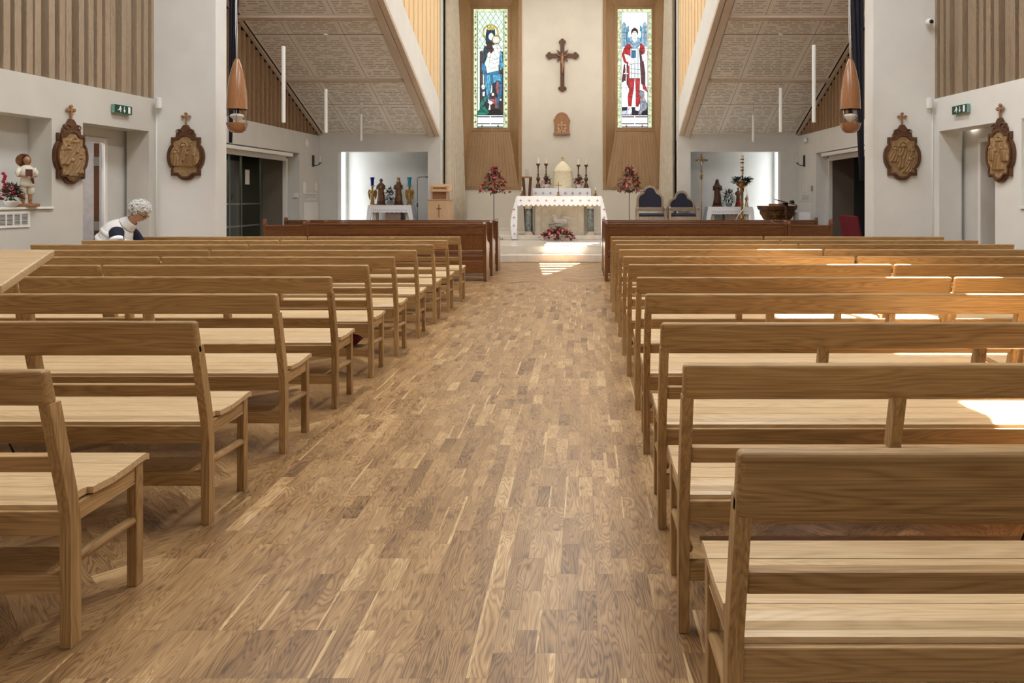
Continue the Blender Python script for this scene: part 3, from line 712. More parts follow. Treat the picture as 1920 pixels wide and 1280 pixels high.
def put(kind, x, z, label, group):
    if first[kind] is not None:
        o = first[kind]; first[kind] = None; o.location = (x, z, 0); o['label'] = label; o['group'] = group
        protos[kind] = o; return o
    return dup(protos[kind], (x, z, 0), label=label, group=group)
protos = {}; rowobj = {}
for i, z in enumerate(LZ):
    rowobj['L', i] = put('a', LX[i]-A, z, 'light oak pew left of the aisle, row %s' % lrow[i], 'oak pews in the left block')
    if i >= 2: put('b', LX[i]-A-.012-B-.012, z, 'light oak pew by the left wall, row %s' % lrow[i].split(',')[0], 'oak pews in the left block')
for i, z in enumerate(RZ):
    rowobj['R', i] = put('a', RX[i], z, 'light oak pew right of the aisle, row %s' % rrow[i], 'oak pews in the right block')
    if i >= 3: put('b', RX[i]+A+.024, z, 'light oak pew by the right wall, row %s' % rrow[i].split(',')[0], 'oak pews in the right block')
# two pews have a deeper top rail
def deepen(o):
    for ch in list(o.children):
        if ch.name.split('.')[0] == 'top_rail':
            me = ch.data.copy(); ch.data = me
            for v in me.vertices:
                if v.co.z < .85: v.co.z = .768; v.co.y += .0095
deepen(rowobj['R', 0]); deepen(rowobj['L', 1])
# cushions lying on pew shelves
def cushion(x, y, z, label):
    mb = MB(); n = 8; vs = []
    for sg in (1, -1):
        for i in range(n+1):
            for j in range(n+1):
                u, v = i/n*2-1, j/n*2-1; h = .045*(max(0, (1-u**4)*(1-v**4)))**.6
                vs.append((u*.13, v*.075, .05+sg*h))
    fs = []
    W_ = n+1
    for o in (0, W_*W_):
        for i in range(n):
            for j in range(n): fs.append((o+i*W_+j, o+(i+1)*W_+j, o+(i+1)*W_+j+1, o+i*W_+j+1))
    mb.add(vs, fs); c = recalc(mb.build('cushion', maroon, smooth=True, loc=(x, y, z)))
    tag(c, label, 'cushion', 'red cushions on pew shelves')
cushion(-1.33, 6.01+.12, .236, 'dark red cushion on the shelf under the fifth left pew, nearest of the three')
cushion(-1.33, 9.48+.12, .236, 'dark red cushion on the shelf under the ninth left pew, middle of the three')
cushion(-1.33, 10.4+.12, .236, 'dark red cushion on the shelf under the farthest left oak pew')
# ================================================================== DARK VARNISHED PEWS
def end_panel(parent, x, z=1.05, w=.055, name='end_panel'):
    k = z/1.05
    pts = [(0, 0), (-.02, .45), (-.05, .8), (-.075, 1.0), (-.06, 1.035*k), (-.03, 1.05*k), (.005, 1.03*k), (.03, .98), (.05, .84), (.12, .72), (.26, .68), (.37, .665), (.43, .62), (.43, .56), (.39, .5), (.38, .3), (.40, .12), (.44, .05), (.44, 0)]
    return recalc(MB().prism(pts, x, x+w, 'yz').build(name, pitch[2], parent, bevel=.008))
def dark_pew(x0, x1, y, label, ztop=1.02, e0=1.05, e1=1.05, ends=(1, 1)):
    t = thing('varnished_pew', label, 'pew', (x0, y, 0), group='dark varnished pews'); L = x1-x0
    if ends[0]: end_panel(t, 0, e0)
    if ends[1]: end_panel(t, L-.055, e1)
    a, b = .055, L-.055
    d = lambda z: -.02-(z-.45)*.09
    def strip(z0, z1, t0, t1): return MB().hexa([(a,d(z0)+t0,z0),(b,d(z0)+t0,z0),(b,d(z0)+t1,z0),(a,d(z0)+t1,z0),(a,d(z1)+t0,z1),(b,d(z1)+t0,z1),(b,d(z1)+t1,z1),(a,d(z1)+t1,z1)])
    strip(ztop-.035, ztop, -.012, .05).build('top_rail', pitch[0], t, bevel=.008)
    strip(ztop-.075, ztop-.037, -.002, .03).build('moulding', pitch[0], t, bevel=.008)
    strip(ztop-.20, ztop-.076, .006, .03).build('frieze', pitch[0], t)
    mb = MB(); n = int((b-a)/.1); wd = (b-a)/n
    for i in range(n):
        q0, q1 = a+i*wd+.003, a+(i+1)*wd-.003
        z0, z1 = .56, ztop-.20
        mb.hexa([(q0,d(z0)+.016,z0),(q1,d(z0)+.016,z0),(q1,d(z0)+.03,z0),(q0,d(z0)+.03,z0),(q0,d(z1)+.016,z1),(q1,d(z1)+.016,z1),(q1,d(z1)+.03,z1),(q0,d(z1)+.03,z1)])
    mb.build('back_boards', pitch[2], t)
    MB().box(a, b, -.03, .12, .49, .545).build('book_ledge', pitch[0], t, bevel=.006)
    MB().box(a, b, .0, .40, .42, .45).build('seat', pitch[0], t, bevel=.006)
    MB().box(a, b, -.01, .015, .14, .36).build('lower_board', pitch[0], t, bevel=.004)
    MB().box((a+b)/2-.03, (a+b)/2+.03, .0, .3, 0, .42).build('leg', pitch[2], t)
    return t
for s, nm in ((-1, 'left'), (1, 'right')):
    def pw(xa, xb, y, label, **k):
        if s > 0: return dark_pew(xa, xb, y, label, **k)
        e0, e1 = k.pop('e0', 1.05), k.pop('e1', 1.05); return dark_pew(-xb, -xa, y, label, e0=e1, e1=e0, **k)
    off = 0 if s < 0 else -.04
    pw(1.05+off, 4.17, 13.0, 'dark varnished pew %s of the aisle, long one nearest the oak pews' % nm, e1=1.07)
    pw(4.18, 4.97 if s > 0 else 4.93, 13.02, 'short dark varnished pew at the outer end of the nearest dark row, %s side' % nm, ztop=.985, e1=1.09)
    pw(1.05+off, 4.17, 13.9, 'dark varnished pew %s of the aisle, middle of the three rows' % nm)
    pw(1.05+off, 5.27, 14.8, 'dark varnished pew %s of the aisle, row nearest the altar steps' % nm, e1=1.075)
# ================================================================== NEAR TABLE TOP (reading desk at the left edge)
t = thing('reading_desk', 'pale wooden reading desk, corner of its sloping top at the left edge', 'desk', (-1.42, 1.95, 0))
q = [(.60, -.10, 1.23), (.45, .30, 1.292), (-.5, .30, 1.292), (-.5, -.10, 1.23)]
MB().hexa([(x, y, z-.024) for x, y, z in q]+q).build('desk_top', pale[0], t, bevel=.004)
MB().box(-.25, .05, .02, .2, .04, 1.215).build('column', ambo[2], t, bevel=.004)
MB().box(-.35, .15, -.1, .3, 0, .04).build('base', ambo[0], t, bevel=.004)
# ================================================================== STAINED GLASS
def stained(s, idx, base, pieces, lead_extra=(), texts=()):
    """pieces: (material, polygon in pane units u 0..72, v 0..250 (down), as drawn)"""
    gx0, gx1, gz0, gz1 = 1.72, 2.79, 3.66, 7.38
    xa = -gx1 if s < 0 else gx0
    U = (gx1-gx0)/64.0; V = (gz1-gz0)/222.0
    w = MB(); mats = []; y0 = 23.40
    def P(u, v): return (xa+u*U, gz1-v*V)
    w.prism([P(0,0), P(64,0), P(64,222), P(0,222)], y0, y0+.006); mats.append(base)
    lay = 0
    def add(mat, poly):
        nonlocal lay
        if mat not in mats: mats.append(mat)
        w.cur = mats.index(mat); lay += 1; y = y0-.00012*lay
        w.prism([P(*p) for p in poly], y, y+.00008)
    def line(pts, r=.35):
        for (a, b), (c, d) in zip(pts, pts[1:]):
            L = math.hypot(c-a, d-b) or 1; nx_, ny_ = -(d-b)/L*r, (c-a)/L*r
            add(lead, [(a+nx_, b+ny_), (c+nx_, d+ny_), (c-nx_, d-ny_), (a-nx_, b-ny_)])
    for m, poly in pieces:
        if m == 'line': line(poly, .3)
        else:
            add(lead, [( (x-sum(p[0] for p in poly)/len(poly))*1.0+sum(p[0] for p in poly)/len(poly)+.0, y) for x, y in poly]) if False else None
            add(m, poly); line(list(poly)+[poly[0]], .28)
    for pts in lead_extra: line(pts)
    o = recalc(w.build('window_%d' % idx, mats, kind='structure'))
    for (txt, u, v, sz) in texts:
        cu = bpy.data.curves.new('lettering', 'FONT'); cu.body = txt; cu.size = sz; cu.extrude = .0005; cu.align_x = 'CENTER'
        ft = bpy.data.objects.new('lettering', cu); C.objects.link(ft)
        dg = bpy.context.evaluated_depsgraph_get(); me = bpy.data.meshes.new_from_object(ft.evaluated_get(dg)); bpy.data.objects.remove(ft)
        me.materials.clear(); me.materials.append(lead)
        q = bpy.data.objects.new('lettering', me); C.objects.link(q); x, z = P(u, v); q.location = (x, y0-.00012*lay-.002, z); q.rotation_euler = (PI/2, 0, 0); q.parent = o
    return o
lead = plain('window_lead', (30, 32, 34), .5, noise=.05)
G = {n: emis('glass_'+n, c, st) for n, c, st in [
    ('pale_green', (214, 240, 214), 1.15), ('border', (226, 236, 190), 1.1), ('white', (250, 253, 255), 1.5), ('milk', (252, 250, 246), 1.15), ('blue', (34, 132, 186), .9),
    ('sky', (90, 186, 226), 1.0), ('teal', (20, 74, 104), .7), ('navy', (24, 34, 74), .5), ('brown', (84, 44, 34), .6), ('red', (206, 20, 36), .95), ('darkred', (110, 14, 34), .7), ('rose', (196, 110, 116), .9),
    ('gold', (240, 206, 92), 1.0), ('green', (24, 150, 126), .8), ('violet', (52, 34, 72), .55), ('steel', (160, 196, 220), 1.0), ('grey', (168, 172, 184), .9), ('dark', (24, 30, 24), .4), ('bright', (120, 176, 96), .6), ('silver', (222, 230, 236), 1.1), ('lilac', (208, 212, 248), 1.0)]}
def circ(cx, cy, r, n=14, ry=None): return [(cx+r*math.cos(2*PI*i/n), cy+(ry or r)*math.sin(2*PI*i/n)) for i in range(n)]
def border(sq):
    p = [(G['border'], [(0,0),(64,0),(64,6),(0,6)]), (G['border'], [(0,6),(7,6),(7,222),(0,222)]), (G['border'], [(57,6),(64,6),(64,222),(57,222)])]
    for k in range(18):
        for u in (3.5, 60.5): p.append((sq, [(u-1.1, 14+k*11.6-1.3), (u+1.1, 14+k*11.6-1.3), (u+1.1, 14+k*11.6+1.3), (u-1.1, 14+k*11.6+1.3)]))
    return p
lat = []
for k in range(-4, 9):
    lat += [('line', [(max(8, 8+k*10), 8+max(0, -k*10)*1.5), (min(56, 8+k*10+46), 8+(min(56, 8+k*10+46)-8-k*10)*1.5)])] if k*10 < 48 else []
lat = []
for k in range(-6, 6):      # diamond quarries clipped to the panel
    for sg in (1, -1):
        pts = []
        u0 = 32+k*10
        for v in (8, 74):
            pts.append((u0+sg*(v-41)*.62, v))
        (a, b), (c, d) = pts
        def cl(p, q):
            (a, b), (c, d) = p, q; ts = [0.0, 1.0]
            for lim in (8, 56):
                if (a-lim)*(c-lim) < 0: ts.append((lim-a)/(c-a))
            ts.sort(); out = []
            for t0, t1 in zip(ts, ts[1:]):
                m = a+(c-a)*(t0+t1)/2
                if 8 <= m <= 56: out = [(a+(c-a)*t0, b+(d-b)*t0), (a+(c-a)*t1, b+(d-b)*t1)]
            return out
        r_ = cl((a, b), (c, d))
        if r_: lat.append(('line', r_))
L_ = border(G['bright'])+lat+[
 (G['gold'], circ(32, 44, 15, 18)), (G['pale_green'], circ(32, 44, 12.6, 18)),
 (G['brown'], [(12,80),(17,78),(18,190),(12,190)]), (G['brown'], [(47,80),(55,80),(56,195),(48,195)]),
 (G['teal'], [(25,38),(40,38),(41,56),(44,66),(23,66),(23,50)]), (G['milk'], circ(33, 52, 5, 12, 7)), (G['gold'], [(26,32),(29,36),(32,31),(35,36),(39,32),(39,40),(26,40)]),
 (G['brown'], [(26,62),(38,62),(40,76),(34,92),(25,90),(24,72)]),
 (G['teal'], [(21,68),(25,72),(25,92),(20,104),(16,98),(18,80)]), (G['blue'], [(16,98),(22,106),(26,122),(20,126),(15,112)]),
 (G['milk'], [(26,84),(30,80),(33,84),(30,92),(26,90)]), (G['gold'], circ(42.5, 58, 8, 14)), (G['milk'], circ(42.5, 58.5, 6.4, 12)), (G['milk'], circ(42.5, 60, 3.6, 10, 4.6)),
 (G['milk'], [(35,68),(48,68),(52,76),(50,92),(44,100),(36,104),(30,96),(33,84),(38,78)]), (G['milk'], [(30,98),(48,92),(50,100),(46,108),(32,112),(29,106)]),
 (G['sky'], [(50,78),(54,84),(56,110),(50,116),(48,104)]),
 (G['blue'], [(20,122),(36,118),(46,116),(54,124),(54,150),(48,200),(52,212),(44,210),(40,160),(34,140),(30,170),(24,168),(20,140)]),
 (G['sky'], [(22,126),(32,122),(32,150),(26,164),(22,150)]), (G['sky'], [(36,124),(50,122),(52,136),(44,134),(38,140)]),
 (G['navy'], [(36,140),(44,136),(46,160),(40,176),(35,160)]), (G['rose'], circ(45, 148, 3.6, 12, 12)),
 (G['violet'], [(13,160),(22,158),(30,178),(26,200),(12,196)]), (G['navy'], [(14,142),(22,140),(24,160),(13,160)]), (G['milk'], circ(18.5, 146, 3.6, 10, 5)), (G['milk'], [(17,156),(22,154),(21,164),(17,163)]),
 (G['green'], [(12,176),(20,166),(26,162),(24,172),(15,186),(12,184)]),
 (G['brown'], [(30,160),(38,154),(42,162),(42,196),(46,210),(34,208),(32,184)]), (G['milk'], circ(36.5, 160, 2.6, 8, 3.4)), (G['rose'], [(31,168),(40,168),(40,178),(31,178)]), (G['rose'], [(40,164),(44,166),(46,204),(50,212),(42,210)]),
 (G['milk'], [(26,174),(34,172),(38,176),(32,180)]), (G['brown'], [(48,172),(56,172),(56,194),(48,192)]), (G['milk'], [(49,168),(53,168),(53,172),(49,172)]),
 (G['dark'], [(8,194),(56,194),(56,198),(8,198)]), (G['dark'], [(26,190),(46,186),(56,196),(56,199),(26,199)]), (G['green'], [(8,192),(16,184),(22,182),(30,194),(24,199),(8,199)]),
 (G['white'], [(8,199),(56,199),(56,220),(8,220)]), (G['navy'], [(8,201),(31,201),(31,202.6),(8,202.6)]), (G['navy'], [(33,201),(56,201),(56,202.6),(33,202.6)]),
 (G['navy'], [(8,214),(31,214),(31,215.6),(8,215.6)]), (G['navy'], [(33,214),(56,214),(56,215.6),(33,215.6)]), (G['gold'], [(15,216.6),(18,216.6),(18,219.6),(15,219.6)]), (G['gold'], [(45,216.6),(48,216.6),(48,219.6),(45,219.6)]),
 (G['navy'], [(8,220.2),(56,220.2),(56,221.6),(8,221.6)])]
R_ = border(G['pale_green'])+[
 (G['white'], [(7,6),(57,6),(57,150),(7,150)]),
 (G['steel'], [(8,30),(12,24),(16,30),(17,70),(8,72)]), (G['steel'], [(47,30),(51,24),(55,30),(55,70),(47,70)]), (G['sky'], [(17,34),(21,32),(22,62),(17,68)]), (G['sky'], [(42,32),(46,34),(46,66),(42,60)]),
 (G['white'], circ(32, 48, 12.6, 18)), (G['brown'], circ(32, 44, 6.6, 14, 8)), (G['milk'], circ(32, 49, 5.4, 14, 8)),
 (G['steel'], [(22,54),(26,52),(28,60),(32,64),(36,60),(38,52),(43,56),(42,68),(36,74),(28,74),(22,68)]),
 (G['red'], [(20,64),(27,72),(27,84),(22,94),(20,104),(12,100),(8,86),(12,74)]), (G['red'], [(43,64),(50,70),(52,82),(46,90),(41,78)]), (G['darkred'], [(38,74),(46,80),(52,120),(52,146),(44,140),(42,100)]),
 (G['red'], [(46,140),(54,146),(56,156),(48,150)]),
 (G['darkred'], [(12,104),(20,104),(22,122),(22,150),(14,134),(8,138),(10,118)]), (G['red'], [(18,110),(24,104),(24,150),(20,144)]),
 (G['silver'], [(24,74),(40,74),(42,94),(44,130),(22,130),(24,94)]), (G['blue'], [(26,78),(34,78),(34,92),(26,92)]), (G['milk'], [(12,84),(20,86),(30,94),(34,100),(26,104),(16,98)]),
 (G['silver'], [(22,104),(42,102),(44,130),(22,130)]), (G['milk'], [(44,86),(50,84),(54,72),(58,70),(57,80),(52,98),(46,98)]),
 (G['red'], [(22,130),(32,130),(30,152),(28,162),(26,182),(20,182),(19,164),(22,150)]), (G['red'], [(33,130),(42,130),(41,156),(42,176),(38,184),(34,182),(34,156)]),
 (G['milk'], [(14,102),(17,102),(17,120),(20,120),(20,122),(17,122),(17,186),(15,186),(15,122),(11,122),(11,120),(14,120)]),
 (G['lilac'], [(8,186),(56,186),(56,198),(8,198)]), (G['violet'], [(8,184),(56,184),(56,190),(30,198),(26,190),(8,190)]), (G['violet'], [(28,190),(46,190),(44,198),(26,198)]),
 (G['milk'], [(19,182),(26,182),(27,192),(22,199),(17,192)]), (G['milk'], [(33,182),(42,184),(42,192),(33,190)]),
 (G['grey'], [(42,152),(50,154),(50,166),(56,178),(54,194),(46,198),(38,197),(42,186),(42,170),(40,160)]), (G['rose'], [(42,164),(48,162),(48,166),(42,168)]), (G['dark'], [(46,192),(56,188),(56,199),(44,199)]),
 (G['white'], [(8,199),(56,199),(56,220),(8,220)]), (G['darkred'], [(8,201),(31,201),(31,202.6),(8,202.6)]), (G['darkred'], [(33,201),(56,201),(56,202.6),(33,202.6)]),
 (G['darkred'], [(8,214),(31,214),(31,215.6),(8,215.6)]), (G['darkred'], [(33,214),(56,214),(56,215.6),(33,215.6)]), (G['gold'], [(15,216.6),(18,216.6),(18,219.6),(15,219.6)]), (G['gold'], [(45,216.6),(48,216.6),(48,219.6),(45,219.6)]),
 (G['darkred'], [(8,220.2),(56,220.2),(56,221.6),(8,221.6)])]
folds = [[(18,98),(24,110),(24,122)],[(50,88),(51,100),(52,112)],[(24,128),(26,140),(25,156)],[(28,126),(30,140),(29,158)],[(38,126),(44,130),(51,130)],[(40,130),(46,136),(52,140)],[(46,140),(50,160),(50,190)],[(42,150),(46,170),(48,200)],
 [(34,90),(42,96),(48,90)],[(32,100),(40,104),(48,98)],[(38,74),(40,86),(44,92)],[(44,70),(46,80),(50,86)],[(29,48),(31,48)],[(34,48),(36,48)],[(32.5,50),(32.5,54)],[(31,57),(35,57)],[(40.5,59),(41.5,59)],[(43.5,59),(44.5,59)],[(16,166),(22,176),(24,188)],[(13,176),(20,186)],
 [(34,164),(36,180),(40,196)],[(43,170),(44,190),(45,197)],[(10,192),(20,190),(26,196)],[(14,188),(22,194)],[(48,178),(56,178)],[(48,184),(56,184)],[(12,100),(18,100)],[(12,120),(18,120)],[(12,140),(18,140)],[(48,100),(55,100)],[(48,120),(55,120)],[(48,140),(55,140)],[(20,78),(22,92),(18,104)]]
foldsR = [[(28,44),(36,44)],[(29,48),(31,48)],[(33,48),(35,48)],[(32,49),(32,53)],[(30,55),(34,55)],[(24,62),(28,66),(32,68),(36,66),(40,62)],[(14,76),(18,86),(18,98)],[(46,74),(48,84)],[(44,84),(48,104),(48,140)],[(14,110),(16,124),(14,132)],[(26,74),(26,130)],[(38,74),(38,130)],[(24,112),(42,114)],[(22,120),(44,122)],[(32,104),(32,130)],
 [(22,150),(28,154)],[(34,152),(41,154)],[(21,164),(28,164)],[(34,164),(42,162)],[(12,36),(12,70)],[(51,36),(51,68)],[(8,44),(17,44)],[(8,56),(17,56)],[(47,44),(55,44)],[(47,56),(55,56)],[(44,160),(50,162)],[(44,172),(52,176)],[(46,180),(52,190)],[(8,192),(24,186)],[(14,198),(22,186)]]
bars = [[(0,74),(64,74)], [(0,148),(64,148)], [(0,198.6),(64,198.6)], [(8,6),(8,222)], [(56,6),(56,222)]]
stained(-1, 1, G['pale_green'], L_, bars+folds, [('Our Lady of Walsingham', 32, 211.2, .067)])
stained(1, 2, G['white'], R_, bars+foldsR, [('Saint Philip Howard', 32, 211.2, .085)])
# ================================================================== WALL PLAQUES (stations), CRUCIFIX
def quatre(sx, sz, e=0.0):
    """barbed quatrefoil outline, half width sx, half height sz, grown by e"""
    pts = []
    a, b = sx*.78+e, sz*.80+e
    def arc(cx, cz, rx, rz, t0, t1, n=9):
        for i in range(n+1): t = math.radians(t0+(t1-t0)*i/n); pts.append((cx+rx*math.cos(t), cz+rz*math.sin(t)))
    ra, rb = sx*.42, sz*.44
    arc(sx-ra+e*.0, 0, ra+e, sz*.55+e, -68, 68)
    pts.append((a, sz*.56+e*.3)); pts.append((a, b)); pts.append((sx*.52, b))
    arc(0, sz-sz*.36, sx*.5+e, sz*.36+e, 30, 150)
    pts.append((-sx*.52, b)); pts.append((-a, b)); pts.append((-a, sz*.56+e*.3))
    arc(-(sx-ra), 0, ra+e, sz*.55+e, 112, 248)
    pts.append((-a, -sz*.56-e*.3)); pts.append((-a, -b)); pts.append((-sx*.52, -b))
    arc(0, -(sz-sz*.36), sx*.5+e, sz*.36+e, 210, 330)
    pts.append((sx*.52, -b)); pts.append((a, -b)); pts.append((a, -sz*.56-e*.3))
    return pts
def inpoly(x, y, P):
    c = False; j = len(P)-1
    for i in range(len(P)):
        if (P[i][1] > y) != (P[j][1] > y) and x < (P[j][0]-P[i][0])*(y-P[i][1])/(P[j][1]-P[i][1])+P[i][0]: c = not c
        j = i
    return c
def relief(mb, poly, figs, y, n=70, depth=.03, seed=0):
    xs = [p[0] for p in poly]; zs = [p[1] for p in poly]; x0, x1, z0, z1 = min(xs), max(xs), min(zs), max(zs)
    rnd = random.Random(seed); ph = [rnd.random()*6 for _ in range(6)]
    def h(x, z):
        v = .12*(math.sin(x*60+ph[0])*math.sin(z*50+ph[1]))
        for (fx, fz, sc, lean) in figs:
            dx, dz = x-fx, z-fz
            r = math.hypot(dx, dz)/sc; v = max(v, 1.0*math.sqrt(max(0, 1-r*r)))                     # head
            v = max(v, .35 if 1.25 < r < 1.5 else 0)                                              # halo rim
            bz = -dz/sc
            if .8 < bz < 6:
                wd = (1.1+bz*.33)*sc; cx_ = dx+lean*dz*.5
                q = cx_/wd
                if abs(q) < 1: v = max(v, .8*math.sqrt(1-q*q)*(1-.07*bz)+.14*math.sin(q*11+bz*1.6+ph[2]))
        return v
    nn = n; idx = {}; vs = []; fs = []
    for i in range(nn+1):
        for j in range(nn+1):
            x = x0+(x1-x0)*i/nn; z = z0+(z1-z0)*j/nn
            if inpoly(x, z, poly): idx[i, j] = len(vs); vs.append((x, y-depth*h(x, z), z))
    for i in range(nn):
        for j in range(nn):
            k = [(i, j), (i+1, j), (i+1, j+1), (i, j+1)]
            if all(q in idx for q in k): fs.append(tuple(idx[q] for q in k))
    mb.add(vs, fs)
def cross_poly(h, w, arm, t, tref=1.0):
    """trefoil ended cross outline, foot at z=0"""
    pts = []; r = t*.95*tref
    def lobe(cx, cz, ang):
        for d in (-90, 0, 90):
            for k in range(6):
                a = math.radians(ang+d-75+150*k/5); ox, oz = math.cos(math.radians(ang+d))*r*.55, math.sin(math.radians(ang+d))*r*.55
                pts.append((cx+ox+r*.62*math.cos(a), cz+oz+r*.62*math.sin(a)))
    pts.append((t/2, 0)); pts.append((t/2, arm-t/2)); pts.append((w/2-r, arm-t/2)); lobe(w/2-r*.8, arm, 0); pts.append((w/2-r, arm+t/2)); pts.append((t/2, arm+t/2))
    pts.append((t/2, h-r)); lobe(0, h-r*.8, 90); pts.append((-t/2, h-r)); pts.append((-t/2, arm+t/2)); pts.append((-w/2+r, arm+t/2)); lobe(-w/2+r*.8, arm, 180)
    pts.append((-w/2+r, arm-t/2)); pts.append((-t/2, arm-t/2)); pts.append((-t/2, 0))
    return pts
def station(loc, rz, label, figs, seed):
    t = thing('carved_plaque', label, 'wall plaque', loc, rz, 'carved wooden plaques along the walls')
    sx, sz = .305, .39
    O = quatre(sx, sz, .0); I = quatre(sx*.80, sz*.84); M = quatre(sx*.9, sz*.92)
    mb = MB(); mb.prism(O, -.045, 0); f = recalc(mb.build('frame', walnut, t, bevel=.004))
    mb = MB(); mb.prism(M, -.068, -.045, holes=[I]); recalc(mb.build('frame_rim', walnut, f, bevel=.008))
    mb = MB(); mb.prism(I, -.05, -.044); relief(mb, I, figs, -.051, seed=seed, depth=.075, n=96); mb.build('relief', carved, t, smooth=True)
    mb = MB()
    cr = [(-.16,.30),(-.15,.37),(-.125,.40),(-.12,.43),(-.07,.455),(-.05,.49),(-.035,.5),(-.035,.515),(.035,.515),(.035,.5),(.05,.49),(.07,.455),(.12,.43),(.125,.40),(.15,.37),(.16,.30)]
    mb.prism(cr, -.05, -.004)
    for sg in (-1, 1):
        pts = [(sg*(.10-.07*math.cos(a)*(1-a/9)), -.055, .40+.045*math.sin(a)*(1-a/9)) for a in [k*.5 for k in range(12)]]
        mb.tube(pts, .008, 6)
    recalc(mb.build('crest', walnut, t))
    c = cross_poly(.20, .145, .135, .024, 1.0); mb = MB(); mb.prism([(x, z+.512) for x, z in c], -.04, -.015); recalc(mb.build('cross', turned[2], t))
    return t
def on_wall(s, Z, z, off=.0): return (s*(nx(Z)-off), Z, z)
wang = math.atan(.097)
fA = [(-.02, .17, .04, 0), (.08, .12, .032, 0), (-.15, .06, .036, .3), (.06, .04, .034, -.2), (.17, .02, .03, .2), (.12, .18, .026, 0)]
fB = [(.0, .17, .044, 0), (-.14, .12, .034, .2), (.14, .1, .034, -.3), (-.06, .02, .034, .6), (.1, -.05, .034, -.3), (.17, -.02, .028, .1)]
fC = [(0, .2, .036, 0), (-.1, .1, .036, .2), (.03, .06, .034, -.1), (.1, -.02, .036, -.2), (-.05, -.06, .036, .3)]
fD = [(.03, .2, .038, -.2), (.0, .06, .046, 0), (-.12, .1, .03, .3), (.12, .08, .03, .2)]
PX = X(350.5, 12.2); station((PX, 12.195, ZZ(293.5, 12.2)), 0, 'carved wooden plaque with cross on the left white pier', fA, 1)
PX = X(1690, 12.2); station((PX, 12.195, ZZ(293.5, 12.2)), 0, 'carved wooden plaque with cross on the right white pier', fB, 2)
zl = 10.42; station((-(nx(zl))+.002, zl, ZZ(293, zl)), PI/2-wang, 'carved wooden plaque on the left side wall between niche and doorway', fC, 3)
zl = 10.52; station(((nx(zl))-.002, zl, ZZ(290, zl)), -PI/2+wang, 'carved wooden plaque on the right side wall beside the doorway', fD, 4)
# crucifix over the altar
t = thing('crucifix', 'dark carved wooden crucifix high on the wall above the altar', 'crucifix', (X(1054.5, 23), 22.98, ZZ(171, 23)))
h = 96*23/F; wd = 58*23/F; cp = cross_poly(h, wd, h-30*23/F, .125, .8)
cp2 = [p for p in cp]; mb = MB(); mb.prism(cp, -.05, -.01)
for k in range(7):
    a = math.radians(300-k*10); mb.ball((.085*math.cos(a), -.03, .09+.085*math.sin(a)*0), .05, .02, .05, 8, 5) if k == 0 else None
for dx, dz in ((-.07, .08), (.07, .08), (0, .03)): mb.ball((dx, -.03, dz), .06, .022, .06, 10, 6)
recalc(mb.build('cross', walnut, t, bevel=.004))
zc = h-30*23/F
mb = MB(); st = []
for k in range(8):
    a = math.radians(22.5*0+45*k); 
    st += [(math.cos(a)*(.08 if k % 2 == 0 else .26), zc+math.sin(a)*(.08 if k % 2 == 0 else .26)), (math.cos(a+PI/8)*.11, zc+math.sin(a+PI/8)*.11)]
mb.prism(st, -.058, -.02); recalc(mb.build('rays', walnut, t))
mb = MB(); z0 = zc
mb.ball((0, -.10, z0+.02), .032, .032, .04); mb.loft([(0,-.085,z0-.56,.02,.02),(.01,-.09,z0-.40,.03,.03),(.02,-.10,z0-.30,.035,.03),(0,-.09,z0-.2,.05,.035),(0,-.09,z0-.12,.04,.03),(0,-.09,z0-.03,.05,.03),(0,-.095,z0,.02,.02)], 12)
for sg in (-1, 1): mb.tube([(0, -.09, z0-.04), (sg*.09, -.085, z0-.01), (sg*.20, -.07, z0+.06)], [.02, .016, .012], 8)
mb.build('figure', turned[2], t, smooth=True)
# small arched plaque under it
t = thing('arched_plaque', 'small arched wooden plaque with pale carved cross below the crucifix', 'wall plaque', (X(1053.5, 23), 22.98, ZZ(253, 23)))
k = 23/F
ar = [(-15.5*k, 0), (-15.5*k, 4.5*k), (-14*k, 4.8*k), (-14*k, 25*k), (-15.8*k, 26*k), (-15.8*k, 28*k)]+[(-13.5*k*math.cos(a), 28*k+14*k*math.sin(a)) for a in [PI*i/14 for i in range(1, 7)]]+[(0, 42.5*k)]+[(13.5*k*math.cos(a), 28*k+14*k*math.sin(a)) for a in [PI*i/14 for i in range(6, 0, -1)]]+[(15.8*k, 28*k), (15.8*k, 26*k), (14*k, 25*k), (14*k, 4.8*k), (15.5*k, 4.5*k), (15.5*k, 0)]
recalc(MB().prism(ar, -.05, -.005).build('board', turned[2], t, bevel=.006))
MB().box(-15.8*k, 15.8*k, -.075, -.005, 0, 4.2*k).build('ledge', turned[0], t, bevel=.006)
mb = MB(); c = cross_poly(20*k, 15*k, 13*k, 1.8*k, 1.1); mb.prism([(x, z+5*k) for x, z in c], -.066, -.05)
mb.prism([(-5*k, 5*k), (5*k, 5*k), (3*k, 8.5*k), (-3*k, 8.5*k)], -.066, -.05)
for sg in (-1, 1):
    mb.prism([(sg*3*k, 6*k), (sg*8.5*k, 5*k), (sg*6.5*k, 9*k)], -.064, -.05); mb.prism([(sg*3*k, 9*k), (sg*8*k, 10*k), (sg*8.5*k, 16*k), (sg*5*k, 13*k)], -.064, -.05)
    mb.tube([(sg*.0, -.058, 27*k), (sg*3*k, -.058, 31*k), (0, -.058, 35*k)], .006, 6)
recalc(mb.build('carving', ambo[2], t))
